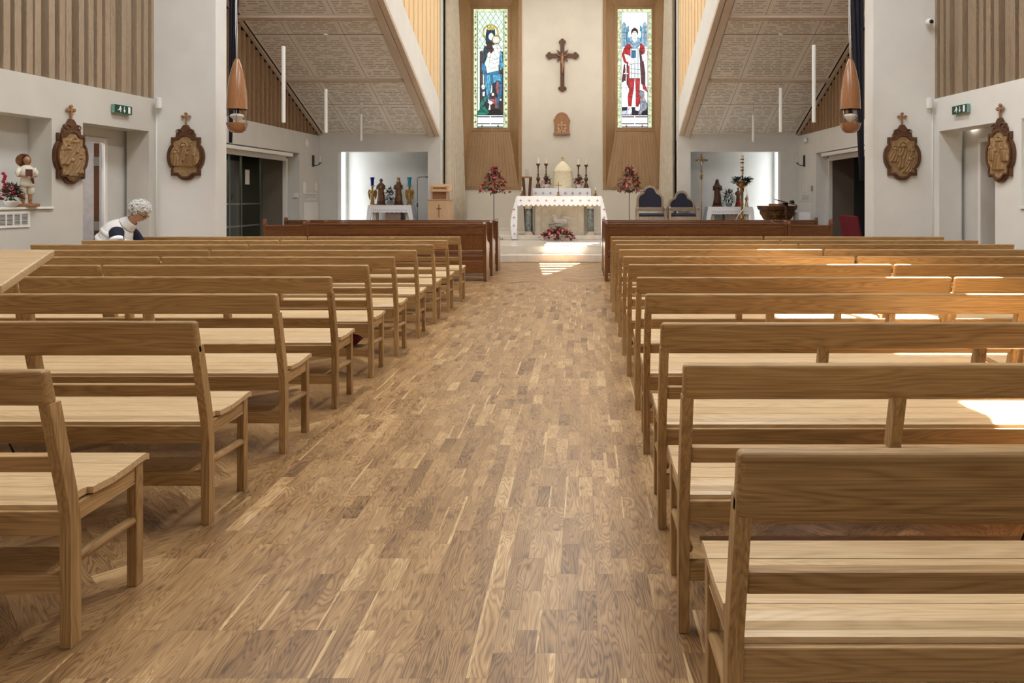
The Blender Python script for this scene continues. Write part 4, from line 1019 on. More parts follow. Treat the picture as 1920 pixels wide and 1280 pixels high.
# ================================================================== CHANCEL FURNITURE
PL, P3 = .34, .46
def cloth_skirt(mb, pts, z0, drop, n=8, amp=.008, scallop=0, freq=9):
    """hanging strip along plan polyline pts, from z0 down by drop"""
    P_ = []; tot = 0
    for (a, b), (c, d) in zip(pts, pts[1:]):
        L = math.hypot(c-a, d-b); m = max(2, int(L/.0125))
        for i in range(m): P_.append((a+(c-a)*i/m, b+(d-b)*i/m, tot+L*i/m))
        tot += L
    P_.append((pts[-1][0], pts[-1][1], tot)); vs = []; fs = []
    cx_ = sum(p[0] for p in pts)/len(pts); cy_ = sum(p[1] for p in pts)/len(pts)
    for (x, y, q) in P_:
        for r in range(n+1):
            t = r/n; dr = drop(q) if callable(drop) else drop
            dr += scallop*abs(math.sin(q*PI/.125)) if t > 0 else 0
            dx, dy = (x-cx_), (y-cy_); l = math.hypot(dx, dy) or 1
            o = amp*t*math.sin(q*freq*2+2*t)
            vs.append((x+dx/l*o, y+dy/l*o, z0-dr*t))
    for i in range(len(P_)-1):
        for r in range(n): fs.append((i*(n+1)+r, (i+1)*(n+1)+r, (i+1)*(n+1)+r+1, i*(n+1)+r+1))
    mb.add(vs, fs)
aZ = 19.86; aXc = 0.0; ax0, ax1 = -1.12, 1.12; at_z = 1.50
t = thing('altar', 'white stone altar with grey marble columns and carved lamb panel', 'altar', (0, aZ, P3))
zf = at_z-P3
MB().box(-1.09, 1.09, .04, 1.0, zf-.14, zf).build('table_slab', stone, t, bevel=.01)
MB().box(-.68, .68, .42, .8, 0, zf-.14).build('body', stone, t, bevel=.01)
mb = MB(); mb.prism([(-.66,.0),(.66,.0),(.66,zf-.14),(-.66,zf-.14)], .36, .42, holes=[[(-.52,.10),(.52,.10),(.52,zf-.24),(-.52,zf-.24)]])
mb.prism([(-.53,.09),(.53,.09),(.53,zf-.23),(-.53,zf-.23)], .385, .42, holes=[[(-.49,.13),(.49,.13),(.49,zf-.27),(-.49,zf-.27)]])
pn = recalc(mb.build('front_panel', stone, t, bevel=.004))
mb = MB(); yb = .41
# lamb lying on a book with seals, banner on a staff, halo
def rel_ball(x, z, rx, rz, d=.03): mb.ball((x, yb, z), rx, d, rz, 16, 8)
rel_ball(.0, .37, .19, .075, .035); rel_ball(.13, .36, .09, .085, .035); rel_ball(-.13, .42, .06, .09, .035); rel_ball(-.17, .52, .055, .045, .04); rel_ball(-.215, .51, .03, .022, .03); rel_ball(-.13, .53, .03, .014, .03)
mb.tube([(-.10, yb-.015, .33), (-.22, yb-.02, .31), (-.30, yb-.015, .29)], [.022, .018, .014], 8); mb.tube([(.14, yb-.015, .30), (.02, yb-.02, .285), (-.03, yb-.015, .28)], [.022, .018, .014], 8)
mb.tube([(-.16+.11*math.cos(a), yb-.005, .53+.11*math.sin(a)) for a in [2*PI*i/24 for i in range(25)]], .008, 6)
mb.tube([(-.05, yb-.012, .43), (.02, yb-.012, .53), (.10, yb-.012, .63)], .009, 6)
mb.tube([(.06, yb-.012, .63), (.13, yb-.012, .62)], .008, 6); mb.prism([(.04, .56), (.22, .53), (.36, .47), (.32, .43), (.35, .38), (.2, .44), (.02, .46)], yb-.014, yb+.005)
mb.tube([(.04, yb-.02, .56), (.22, yb-.02, .53), (.36, yb-.02, .47)], .007, 6); mb.tube([(.02, yb-.02, .46), (.2, yb-.02, .44), (.35, yb-.02, .38)], .007, 6)
mb.box(-.31, .25, yb-.03, yb+.005, .245, .275)
for i in range(7): mb.box(-.26+i*.07, -.235+i*.07, yb-.02, yb+.005, .17, .245); mb.ball((-.247+i*.07, yb-.005, .16), .018, .015, .018, 8, 5)
recalc(mb.build('lamb_carving', stonep, pn, smooth=True))
for sg in (-1, 1):
    for y in (.22, .82):
        c = (sg*.84, y, 0)
        col = MB().lathe([(.088, .10), (.084, .3), (.082, .60), (.080, .72)], c).build('column', marble, t, smooth=True)
        MB().lathe([(.15, 0), (.15, .03), (.125, .035), (.13, .05), (.12, .065), (.10, .075), (.105, .09), (.09, .10)], c, 24).build('column_base', stone, col, smooth=True, auto=.6)
        MB().lathe([(.085, .71), (.10, .72), (.095, .735), (.11, .78), (.14, .83), (.15, .835), (.15, .90)], c, 24).build('capital', stone, col, smooth=True, auto=.6)
# altar cloth
cz = at_z+.004
mb = MB(); mb.box(ax0, ax1, aZ-.01, aZ+1.03, cz, cz+.006)
cloth_skirt(mb, [(ax0, aZ-.012), (ax1, aZ-.012)], cz+.005, .215, amp=.004, scallop=.05, freq=3)
def side(sg):
    vs, fs = [], []; n, m = 14, 24
    for i in range(n+1):
        y = aZ-.012+1.0*i/n
        for r in range(m+1):
            t_ = r/m; out = (.0+.17*math.sin(min(1, t_*1.25)*PI/2)*(1 if t_ < .6 else 1-(t_-.6)*.75))
            out += .012*math.sin(i*2.2+t_*3)*t_+ (.012*math.sin(t_*34) if i == 0 else 0)
            fr = 0 if i else 0
            vs.append((sg*(ax1+out), y-.02*math.sin(t_*PI)*(i == 0), cz+.005-(cz-PL-.02)*t_))
    for i in range(n):
        for r in range(m): fs.append((i*(m+1)+r, (i+1)*(m+1)+r, (i+1)*(m+1)+r+1, i*(m+1)+r+1))
    mb.add(vs, fs)
    # front return fold, the strip of cloth seen beside the legs
    vs, fs = [], []; o = 0
    for r in range(m+1):
        t_ = r/m; out = .17*math.sin(min(1, t_*1.25)*PI/2)*(1 if t_ < .6 else 1-(t_-.6)*.75)+.018*abs(math.sin(t_*26))
        inn = -.02+.02*t_+.05*(1-t_)*0
        z = cz+.005-(cz-PL-.02)*t_
        vs += [(sg*(ax1+out), aZ-.03, z), (sg*(ax1+inn), aZ-.035-.02*math.sin(t_*9), z)]
    for r in range(m): fs.append((2*r, 2*r+1, 2*r+3, 2*r+2))
    mb.add(vs, fs)
side(-1); side(1)
ac = mb.build('altar_cloth', linen); tag(ac, 'white altar cloth with scalloped edge and rose diamond motifs on the main altar', 'altar cloth')
ac.data.polygons.foreach_set('use_smooth', [True]*len(ac.data.polygons))
def motif(mb, x, z, r, y, vert=False):
    pts = []
    for i in range(16):
        a = i*PI/8; q = r*(1, .62, .38, .62)[i % 4]; pts.append((x+q*math.cos(a), z+q*math.sin(a)))
    mb.prism(pts, y-.002, y)
def motifs(spots, r, parent):
    mb = MB(); motif(mb, 0, 0, r, 0); m0 = recalc(mb.build('embroidered_motif', emb, parent)); o = m0
    for i, p in enumerate(spots):
        if i: o = m0.copy(); C.objects.link(o); o.parent = parent
        o.location = p
motifs([(-1.02+i*2.04/9, aZ-.017, cz-.115) for i in range(10)]+[(sg*(ax1+.055+.02*(j < 3)), aZ-.056, cz-.35-j*.215) for sg in (-1, 1) for j in range(4)], .042, ac)
# retable behind, with its cloth
rZ = 22.25; rz = 1.745; rx0, rx1 = X(998.5, rZ), X(1107.5, rZ)
t = thing('rear_altar', 'narrow stone shelf altar against the wall behind the main altar', 'altar', ((rx0+rx1)/2, rZ, P3)); hw = (rx1-rx0)/2
MB().box(-hw+.02, hw-.02, .03, .6, rz-P3-.1, rz-P3).build('shelf_slab', stone, t, bevel=.01)
MB().box(-hw*.75, hw*.75, .15, .55, 0, rz-P3-.1).build('body', stone, t, bevel=.01)
mb = MB(); mb.box(rx0, rx1, rZ, rZ+.6, rz+.003, rz+.009); cloth_skirt(mb, [(rx0, rZ+.55), (rx0-.0, rZ-.003), (rx1, rZ-.003), (rx1, rZ+.55)], rz+.008, .40, amp=.03, freq=3)
rc = mb.build('rear_altar_cloth', linen, smooth=True); tag(rc, 'white embroidered cloth on the rear altar under the candlesticks', 'altar cloth')
motifs([(rx0+.1+i*(rx1-rx0-.2)/7, rZ-.04, rz-.14) for i in range(8)], .05, rc)
# tabernacle with veil
t = thing('tabernacle', 'domed tabernacle under a cream silk veil on the rear altar', 'tabernacle', (X(1055, rZ+.3), rZ+.3, rz+.01)); k = (rZ+.3)/F
n = 28; secs = []
for z_, r_ in ((0, 19), (6, 19), (22, 18.3), (31, 17.6), (32, 17.9), (33, 17.4), (38, 15), (43, 11), (47, 6.8), (50, 3), (51, .6)):
    secs.append((0, 0, z_*k, r_*k, r_*k*.62))
mb = MB(); mb.loft(secs, n)
for i, v in enumerate(mb.v):
    x, y, z = v; a = math.atan2(y, x); f = 1+.035*math.sin(a*11)*(1 if z < 31*k else .25); mb.v[i] = (x*f, y*f, z)
recalc(mb.build('veil', silk, t, smooth=True))
c = cross_poly(8*k, 6*k, 5*k, 1.1*k, 1.0); recalc(MB().prism([(x, z+51*k) for x, z in c], -.012, .012).build('cross', gold, t))
def candlestick(loc, h, hc, label, group, mat=bronze, r=.1):
    t = thing('candlestick', label, 'candlestick', loc, group=group)
    P_ = [(1, 0), (1, .03), (.7, .06), (.85, .12), (.5, .2), (.3, .26), (.6, .32), (.75, .38), (.5, .46), (.22, .5), (.5, .55), (.22, .6), (.2, .8), (.3, .84), (.22, .88), (.75, .97), (.8, 1.0), (.2, 1.0)]
    s_ = MB().lathe([(a*r, b*h) for a, b in P_], n=16).build('stick', mat, t, smooth=True)
    for q in range(3):
        a = q*2*PI/3+.5; MB().ball((r*.95*math.cos(a), r*.95*math.sin(a), r*.25), r*.32, r*.32, r*.28, 8, 6).build('foot', mat, s_, smooth=True)
    MB().lathe([(r*.26, h), (r*.26, h+hc*.97), (r*.05, h+hc)], n=12).build('candle', wax, t, smooth=True, auto=.7)
    MB().tube([(0, 0, h+hc), (.002, 0, h+hc+.02)], .003, 5).build('wick', blackm, t)
    return t
for px, lb in ((1009, 'outermost on the left'), (1024, 'just left of the tabernacle'), (1084.5, 'just right of the tabernacle'), (1099, 'outermost on the right')):
    k = (rZ+.25)/F; top = 306 if px < 1050 else 308; ct = 294.5 if px == 1009 else 296.5
    candlestick((X(px, rZ+.25), rZ+.25, rz+.01), (352-top)*k, (top-ct)*k, 'tall bronze candlestick with white candle, %s on rear altar' % lb, 'tall candlesticks on the rear altar', r=5.0*k)
for px, lb in ((979, 'left'), (1116.5, 'right')):
    k = 20.2/F; candlestick((X(px, 20.2), 20.2, cz+.008), 10*k, 7.5*k, 'short brass candlestick with white candle at the %s end of the main altar' % lb, 'short candlesticks on the main altar', mat=brass, r=4*k)
t = thing('altar_cross', 'small brass cross on a stand in the middle of the main altar', 'cross', (X(1047, 20.15), 20.15, cz+.008)); k = 20.15/F
MB().lathe([(4*k, 0), (4*k, 1*k), (2*k, 2.5*k), (1*k, 5*k), (1.6*k, 6.5*k), (.7*k, 9*k), (.5*k, 11*k)], n=12).build('stand', brass, t, smooth=True)
mb = MB(); mb.box(-.6*k, .6*k, -.006, .006, 10*k, 26*k); mb.box(-6*k, 6*k, -.006, .006, 19.4*k, 20.6*k); mb.build('cross', brass, t, bevel=.003)
# X-shaped candle stand
t = thing('candle_stand', 'dark wooden wedge-shaped stand with candle glass left of the rear altar', 'candle stand', (X(988, 21.9), 21.9, P3)); k = 21.9/F
tz = ZZ(331, 21.9)-P3
for a in ([(-9.5*k, tz-.03), (-4.5*k, tz-.03), (2.5*k, 0), (-3.5*k, 0)], [(9.5*k, tz-.03), (4.5*k, tz-.03), (-2.5*k, 0), (3.5*k, 0)]):
    recalc(MB().prism(a, -.06, .06).build('splayed_leg', walnut, t, bevel=.004))
MB().box(-9.5*k, 9.5*k, -.08, .08, tz-.04, tz).build('top_board', turned[0], t, bevel=.004)
MB().lathe([(1.8*k, tz+.001), (1.8*k, tz+9*k), (.3*k, tz+9*k)], n=14).build('candle', wax, t, smooth=True, auto=.7)
MB().tube([(0, 0, tz+.001), (0, 0, tz+14*k)], 3*k, 16, cap=False).build('glass_shade', clearglass, t, smooth=True)
# ================================================================== FLOWERS
def flowers(name, label, cat, loc, shape, nleaf, cols, nbl, lw=.05, bl=.035, base=None, seed=1, group=None, mats=(leaf, leafd), down=.25):
    """shape(u in 0..1 random) -> point; leaves radiate from the centre"""
    rnd = random.Random(seed); t = thing(name, label, cat, loc, group=group)
    mb = MB()
    for i in range(nleaf):
        x, y, z = shape(rnd); mb.cur = i % 2
        d = Vector((x, y, z-shape(None)[2]*.5)); d = d+Vector((rnd.gauss(0, .3), rnd.gauss(0, .3), rnd.gauss(0, .3)-down*.0))*max(d.length, .05)
        if d.length < .01: d = Vector((0, -1, 0))
        q = .55+.5*rnd.random()
        mb.quadleaf((x*q, y*q, z*q+(1-q)*shape(None)[2]*.35), d, lw*(1.2+rnd.random()*1.6), lw*(.5+.4*rnd.random()), (rnd.random()-.5, rnd.random()-.5, 1))
    mb.build('foliage', list(mats), t)
    proto = {}
    for i in range(nbl):
        x, y, z = shape(rnd); m = cols[int(rnd.random()**1.2*len(cols))]; k = (.97+.12*rnd.random())
        if m.name not in proto:
            b = MB(); b.ball((0, 0, 0), bl*.55, bl*.55, bl*.6, 8, 6)
            for j in range(9):
                a = j*2.4; e = .2+.5*(j % 3)/2
                b.quadleaf((0, 0, -bl*.3), (math.cos(a)*math.cos(e), math.sin(a)*math.cos(e), math.sin(e)+.1), bl*1.25, bl*1.2)
            proto[m.name] = b.build('bloom', m, t, smooth=True); o = proto[m.name]
        else:
            o = proto[m.name].copy(); C.objects.link(o); o.parent = t
        o.location = (x*k, y*k, z*k if z > 0 else z); o.rotation_euler = (rnd.gauss(0, .6)+.5, rnd.gauss(0, .5), rnd.random()*6); s_ = .75+.6*rnd.random(); o.scale = (s_, s_, s_)
    return t
def dome(rx, ry, rz_, cone=0):
    def f(rnd):
        if rnd is None: return (0, 0, rz_)
        a = rnd.random()*2*PI; u = rnd.random()**.6; r = math.sqrt(rnd.random()) if rnd.random() < .35 else .8+.2*rnd.random()
        zz = u*rz_; w_ = math.sqrt(max(0, 1-u*u))*(1-cone*u)
        return (math.cos(a)*rx*r*w_, math.sin(a)*ry*r*w_, zz)
    return f
def flower_stand(px, Z, ztop, zb, label, seed, lbl2):
    t = thing('flower_pedestal', label, 'flower stand', (X(px, Z), Z, zb))
    h = ztop-zb
    MB().tube([(0, 0, .12), (0, 0, h)], .009, 8).build('pole', blackm, t, smooth=True)
    MB().tube([(0, 0, .5), (.04, 0, .53), (.045, 0, .57)], .005, 6).build('hook', blackm, t)
    for q in range(3):
        a = q*2*PI/3+PI/6; c, s_ = math.cos(a), math.sin(a)
        pr = [(0, .42), (.05, .47), (.09, .43), (.10, .3), (.13, .15), (.2, .03), (.24, .03), (.25, .07), (.22, .09)]
        MB().tube([(r*c, r*s_, z) for r, z in pr], .007, 6).build('scroll_leg', blackm, t, smooth=True)
    MB().lathe([(.02, h-.02), (.09, h), (.10, h+.06), (.09, h+.06)]).build('bowl', blackm, t, smooth=True)
    def sh(rnd):
        if rnd is None: return (0, 0, .35)
        a = rnd.random()*2*PI; u = rnd.random(); zz = -.08+.62*u**1.1
        w_ = (.40*(1-u)**.75+.06); r = .45+.55*rnd.random()
        return (math.cos(a)*w_*r, math.sin(a)*w_*r*.7, zz)
    flowers('flower_arrangement', lbl2, 'flowers', (X(px, Z), Z, ztop+.08), sh, 300, [redf, redf, pinkf, redf], 84, lw=.045, bl=.036, seed=seed)
flower_stand(926, 19.3, ZZ(362, 19.3), PL, 'thin black metal flower pedestal left of the altar', 5, 'red and pink flower arrangement on the pedestal left of the altar')
flower_stand(1180, 19.6, ZZ(360, 19.6), PL, 'thin black metal flower pedestal right of the altar', 8, 'red and pink flower arrangement on the pedestal beside the tall chair')
flowers('flower_arrangement', 'low spread of crimson and pink roses on the step before the altar', 'flowers', (X(1046, 19.55), 19.55, PL+.01), dome(.52, .2, .30, .2), 260, [redf, redf, pinkf], 80, lw=.055, bl=.042, seed=11)
for px, sd, lb in ((1024.5, 21, 'left'), (1085.5, 22, 'right')):
    k = 22.3/F; t = flowers('potted_flowers', 'small pink flowers in a pale pot %s of the tabernacle' % lb, 'flowers', (X(px, rZ+.06), rZ+.06, rz+.01+6*k), dome(9*k, 5*k, 13*k), 60, [pinkf, redf], 12, lw=.05, bl=.035, seed=sd)
    MB().lathe([(3.4*k, -6*k), (4.6*k, -2*k), (4.4*k, .8*k), (3.8*k, .8*k)]).build('pot', stonep, t, smooth=True)
# ================================================================== PRESIDENTIAL CHAIRS
def trefoil(w, z0, zs, zt, r1, n=10):
    pts = [(-w, z0), (-w, zs)]
    # shoulder arcs then top lobe
    for i in range(n+1): a = PI-PI*.42*i/n; pts.append((-w+w*.62+w*.62*math.cos(a), zs+(zt-zs)*.52*math.sin(a)))
    for i in range(n+1): a = math.radians(160-140*i/n); pts.append((r1*math.cos(a)*1.0, zt-r1*.85+r1*.85*math.sin(a)))
    for i in range(n+1): a = PI*.42-PI*.42*i/n; pts.append((w-w*.62+w*.62*math.cos(a), zs+(zt-zs)*.52*math.sin(a)))
    pts += [(w, zs), (w, z0)]
    return pts
def throne(px, Z, top, label):
    k = Z/F; t = thing('throne_chair', label, 'chair', (X(px, Z), Z, PL), group='upholstered sanctuary chairs')
    zz = lambda py: ZZ(py, Z)-PL
    w_ = 26*k; zt = zz(top)
    O = trefoil(w_, zz(391), zz(top+27), zt, 13*k); I = trefoil(w_-4.2*k, zz(391), zz(top+28), zt-4.4*k, 9.5*k)
    recalc(MB().prism(O, .46, .52, holes=[[(x, z+.002 if j not in (0, len(I)-1) else z+.03) for j, (x, z) in enumerate(I)]]).build('back_frame', limed, t, bevel=.008))
    recalc(MB().prism([(x*.995, z) for x, z in I], .47, .505).build('back_upholstery', navy, t, bevel=.008))
    MB().box(-w_+.02, w_-.02, .45, .52, zz(396.5), zz(390.5)).build('back_rail', limed, t, bevel=.005)
    MB().box(-w_+.04, w_-.04, .02, .5, zz(407.5), zz(400)).build('seat_cushion', navy, t, bevel=.03, segs=3)
    sk = [(-w_, zz(406)), (-w_, zz(413)), (-w_*.6, zz(413.5)), (-w_*.35, zz(417)), (0, zz(421)), (w_*.35, zz(417)), (w_*.6, zz(413.5)), (w_, zz(413)), (w_, zz(406))]
    recalc(MB().prism(sk, .0, .03).build('front_apron', limed, t, bevel=.004))
    for sg in (-1, 1):
        x = sg*w_
        MB().box(x-.028, x+.028, -.02, .03, 0, zz(392)).build('leg', limed, t, bevel=.006)
        MB().box(x-.028, x+.028, .46, .51, 0, zz(391)).build('leg', limed, t, bevel=.006)
        MB().tube([(x, -.05, zz(391.5)), (x, 0, zz(389.5)), (x, .25, zz(389)), (x, .48, zz(387))], [.034, .032, .028, .026], 10).build('armrest', limed, t, smooth=True)
        MB().box(x-.02, x+.02, .03, .46, zz(412), zz(406)).build('side_rail', limed, t)
throne(1222, 19.3, 347, 'taller pale wooden throne chair with dark navy upholstery right of altar')
throne(1282.5, 19.3, 357, 'lower pale wooden throne chair with dark navy upholstery beside the processional cross')
# ================================================================== AMBO, MICROPHONE
Z = 19.2; k = Z/F
t = thing('ambo', 'pale wooden lectern with sloping top and inlaid cross, left of the altar', 'lectern', (X(824.5, Z), Z, PL)); zz = lambda py: ZZ(py, Z)-PL
MB().box(X(802, Z)-X(824.5, Z), X(843, Z)-X(824.5, Z), 0, .5, 0, zz(375)).build('base_box', ambo[2], t, bevel=.005)
MB().box(-23*k, 19.5*k, -.02, .52, zz(375), zz(373.5)).build('ledge', ambo[0], t, bevel=.003)
MB().box(-15.5*k, 13*k, .08, .42, zz(374), zz(350)).build('neck', turned[2], t, bevel=.004)
for x in (-15.5*k, 13*k): MB().box(x-.02, x+.02, .02, .12, zz(374), zz(348)).build('upright', ambo[2], t, bevel=.003)
a, b = -24.5*k, 23*k
MB().hexa([(a, .40, zz(345.4)), (b-4*k, .40, zz(345.4)), (b-4*k, .52, zz(344)), (a, .52, zz(344)), (a, .40, zz(343.8)), (b-4*k, .40, zz(343.8)), (b-4*k, .52, zz(342.4)), (a, .52, zz(342.4))])
mb = MB(); mb.hexa([(a+5*k, -.02, zz(359.5)), (b, -.02, zz(359.5)), (b-5*k, .42, zz(346)), (a, .42, zz(346)), (a+5*k, -.02, zz(357.5)), (b, -.02, zz(357.5)), (b-5*k, .42, zz(344)), (a, .42, zz(344))])
mb.build('desk_top', ambo[0], t, bevel=.004)
mb = MB(); mb.box(-1.5*k-.012, -1.5*k+.012, -.008, .001, zz(408), zz(383)); mb.box(-6*k, 3*k, -.008, .001, zz(392), zz(390)); mb.build('inlaid_cross', turned[2], t)
Z = 19.3; k = Z/F; t = thing('microphone_stand', 'thin black microphone stand with angled arm in front of the left side altar', 'microphone stand', (X(782.5, Z), Z, PL)); zz = lambda py: ZZ(py, Z)-PL
MB().tube([(0, 0, .02), (0, 0, zz(336)), (.02, 0, zz(332.8)), (.06, 0, zz(332)), (15*k, 0, zz(331.7))], .008, 8).build('pole', blackm, t, smooth=True)
MB().tube([(0, 0, zz(388)), (0, 0, zz(381))], .02, 10).build('clutch', blackm, t, smooth=True)
MB().ball((17.5*k, 0, zz(331.7)), .03, .02, .02).build('microphone', blackm, t, smooth=True)
MB().lathe([(.15, 0), (.15, .02), (.02, .03)]).build('base', blackm, t, smooth=True, auto=.6)
# ================================================================== SIDE ALTARS AND STATUES
def side_table(px0, px1, Z, ptop, zb, label, lbl2):
    k = Z/F; x0, x1 = X(px0, Z), X(px1, Z); zt = ZZ(ptop, Z); xc = (x0+x1)/2; hw = (x1-x0)/2
    t = thing('side_altar', label, 'altar', (xc, Z, zb)); h = zt-zb
    MB().box(-hw+.08, hw-.08, .03, .5, h-.06, h).build('table_slab', stone, t, bevel=.005)
    MB().box(-.20+.06, .22+.06, .06, .42, 0, h-.06).build('central_block', speck, t, bevel=.005)
    for sg in (-1, 1): MB().box(sg*(hw-.2)-.05, sg*(hw-.2)+.05, .1, .4, 0, h-.06).build('leg', stone, t, bevel=.005)
    mb = MB(); a, b = x0+.07, x1-.07; mb.box(a, b, Z, Z+.52, zt+.002, zt+.007)
    cloth_skirt(mb, [(a+.02, Z-.003), (b-.02, Z-.003)], zt+.005, .19, amp=.004, scallop=.015)
    for sg, xx in ((-1, a), (1, b)):
        vs, fs = [], []
        for i in range(9):
            for r in range(9):
                t_ = r/8; vs.append((xx+sg*(.10*t_+.012*math.sin(i*2+r)), Z-.01+.5*i/8+(.03*t_*math.sin(r) if i == 0 else 0), zt+.004-t_*(h*.75)))
        for i in range(8):
            for r in range(8): fs.append((i*9+r, (i+1)*9+r, (i+1)*9+r+1, i*9+r+1))
        mb.add(vs, fs)
        vs, fs = [], []
        for r in range(9):
            t_ = r/8; z_ = zt+.004-t_*(h*.75); vs += [(xx+sg*.10*t_, Z-.012, z_), (xx-sg*(.03+.10*(1-abs(2*t_-.5)))*.8, Z-.02, z_)]
        for r in range(8): fs.append((2*r, 2*r+1, 2*r+3, 2*r+2))
        mb.add(vs, fs)
    c = mb.build('table_cloth', linen, smooth=True); tag(c, lbl2, 'altar cloth')
    mb = MB()
    for i in range(int((b-a)/.06)-1): mb.box(a+.06+i*.06, a+.09+i*.06, Z-.012, Z-.009, zt-.15, zt-.11)
    mb.build('lace_edge', lace, c)
    return zt+.008
def statue(loc, h, mat, label, kind='robed', hair=None, face=None, group=None, rz=0, extra=None):
    t = thing('statue', label, 'statue', loc, rz, group); s = h
    MB().lathe([(.20*s, 0), (.20*s, .035*s), (.17*s, .045*s), (.16*s, .06*s)]).build('plinth', walnut if kind != 'gilt' else gold, t, smooth=True, auto=.5)
    mb = MB(); z0 = .055*s
    secs = [(0, 0, z0, .15*s, .11*s), (0, 0, .18*s, .135*s, .10*s), (.01*s, 0, .35*s, .12*s, .09*s), (.0, 0, .50*s, .105*s, .085*s), (0, 0, .62*s, .115*s, .085*s), (0, 0, .72*s, .125*s, .08*s), (0, 0, .78*s, .10*s, .065*s), (0, 0, .815*s, .05*s, .045*s), (0, 0, .84*s, .04*s, .04*s)]
    mb.loft(secs, 28)
    for i, v in enumerate(mb.v):
        x, y, z = v; a = math.atan2(y, x); amp = .10*max(0, 1-z/(.7*s)) + .02; f = 1+amp*math.sin(a*9+z/s*6); mb.v[i] = (x*f, y*f, z)
    for sg in (-1, 1): mb.tube([(sg*.115*s, 0, .73*s), (sg*.14*s, -.04*s, .60*s), (sg*.03*s, -.12*s, .60*s if kind != 'pray' else .68*s)], [.04*s, .038*s, .022*s], 10)
    mb.build('robed_body', mat, t, smooth=True)
    mb = MB(); mb.ball((0, -.008*s, .89*s), .05*s, .055*s, .068*s, 14, 10); mb.ball((0, -.063*s, .885*s), .010*s, .014*s, .016*s, 6, 5)
    mb.build('head', face or mat, t, smooth=True)
    mb = MB(); mb.ball((0, .012*s, .905*s), .062*s, .06*s, .07*s, 14, 8)
    if kind in ('veil', 'pray'): mb.loft([(0, .035*s, .66*s, .12*s, .06*s), (0, .03*s, .78*s, .10*s, .055*s), (0, .025*s, .86*s, .068*s, .05*s), (0, .02*s, .93*s, .06*s, .05*s)], 16)
    mb.build('hair' if kind not in ('veil', 'pray') else 'veil', hair or mat, t, smooth=True)
    if kind == 'veil':
        mb = MB(); mb.lathe([(.045*s, .955*s), (.05*s, .965*s), (.062*s, 1.0*s), (.055*s, .97*s)])
        for i in range(8): a = i*PI/4; mb.ball((.06*s*math.cos(a), .06*s*math.sin(a), 1.005*s), .012*s, n=6, m=4)
        mb.build('crown', gold, t, smooth=True)
    if extra: extra(t, s)
    return t
woodst = plain('painted_statue_brown', (112, 74, 42), .5, noise=.25, scale=14)
woodst2 = plain('painted_statue_gold', (164, 130, 74), .45, noise=.25, scale=16)
woodst3 = plain('dark_statue_wood', (84, 48, 32), .45, noise=.2, scale=14)
cz1 = side_table(686, 776, 20.45, 385, PL, 'small side altar in the left white chapel niche', 'white lace-edged cloth on the left side altar')
Z = 20.65; k = Z/F
def childx(t, s): MB().ball((.03*s, -.12*s, .66*s), .035*s, .035*s, .04*s).build('held_child', woodst2, t, smooth=True)
statue((X(714.5, Z), Z, cz1), (384-333)*k, woodst, 'brown painted statue of a bearded man, second from left on the left side altar', hair=woodst3, extra=childx, group='statues on the left side altar')
statue((X(747, Z), Z, cz1), (384-333)*k, woodst, 'crowned brown veiled statue with gold crown on the left side altar', kind='veil', face=skin, group='statues on the left side altar')
def votiv(px, col, lb, wing):
    t = thing('angel_candle_holder', 'gilded angel candle holder with %s' % lb, 'candle holder', (X(px, Z), Z, cz1)); h = (384-347)*k; s = h
    MB().lathe([(.16*s, 0), (.17*s, .04*s), (.11*s, .06*s)]).build('plinth', gold, t, smooth=True)
    mb = MB(); mb.loft([(0, 0, .05*s, .11*s, .09*s), (0, 0, .3*s, .10*s, .08*s), (0, 0, .5*s, .085*s, .07*s), (0, 0, .68*s, .11*s, .07*s), (0, 0, .76*s, .05*s, .04*s), (0, 0, .8*s, .05*s, .05*s), (0, 0, .9*s, .06*s, .06*s), (0, 0, .95*s, .03*s, .03*s)], 18)
    mb.tube([(wing*.1*s, 0, .7*s), (wing*.14*s, -.06*s, .6*s), (0, -.1*s, .68*s)], .03*s, 8)
    mb.build('angel_body', woodst2, t, smooth=True)
    for sg in (-1, 1): recalc(MB().prism([(sg*.06*s, .5*s), (sg*.08*s, .75*s), (sg*.18*s, .8*s), (sg*.24*s, .65*s), (sg*.2*s, .4*s), (sg*.14*s, .25*s)], .05*s, .09*s).build('wing', gold, t, bevel=.004))
    MB().lathe([(.06*s, .93*s), (.16*s, .99*s), (.05*s, 1.0*s)]).build('cup', gold, t, smooth=True)
    MB().lathe([(3*k, s), (3.2*k, s+9*k), (4.2*k, s+13*k), (4.4*k, s+15*k), (3.6*k, s+15*k), (2.6*k, s+9*k), (2.5*k, s+1*k)], n=18).build('votive_glass', col, t, smooth=True, auto=.7)
votiv(698, blueg, 'a dark blue glass, leftmost on the left side altar', -1)
votiv(767.5, cyang, 'a turquoise glass, rightmost on the left side altar', 1)
t = flowers('vase_flowers', 'mauve and white flowers in a glass bowl between the statues, left side altar', 'flowers', (X(731, Z-.14), Z-.14, cz1+8*k), dome(8.5*k, 4*k, 20*k, .3), 120, [purf, purf, whitef], 26, lw=.05, bl=.035, seed=31)
MB().lathe([(3*k, -8*k), (6*k, -6*k), (7*k, -2*k), (6.5*k, .5*k), (5.5*k, .5*k)]).build('bowl', cyang if False else marble, t, smooth=True)
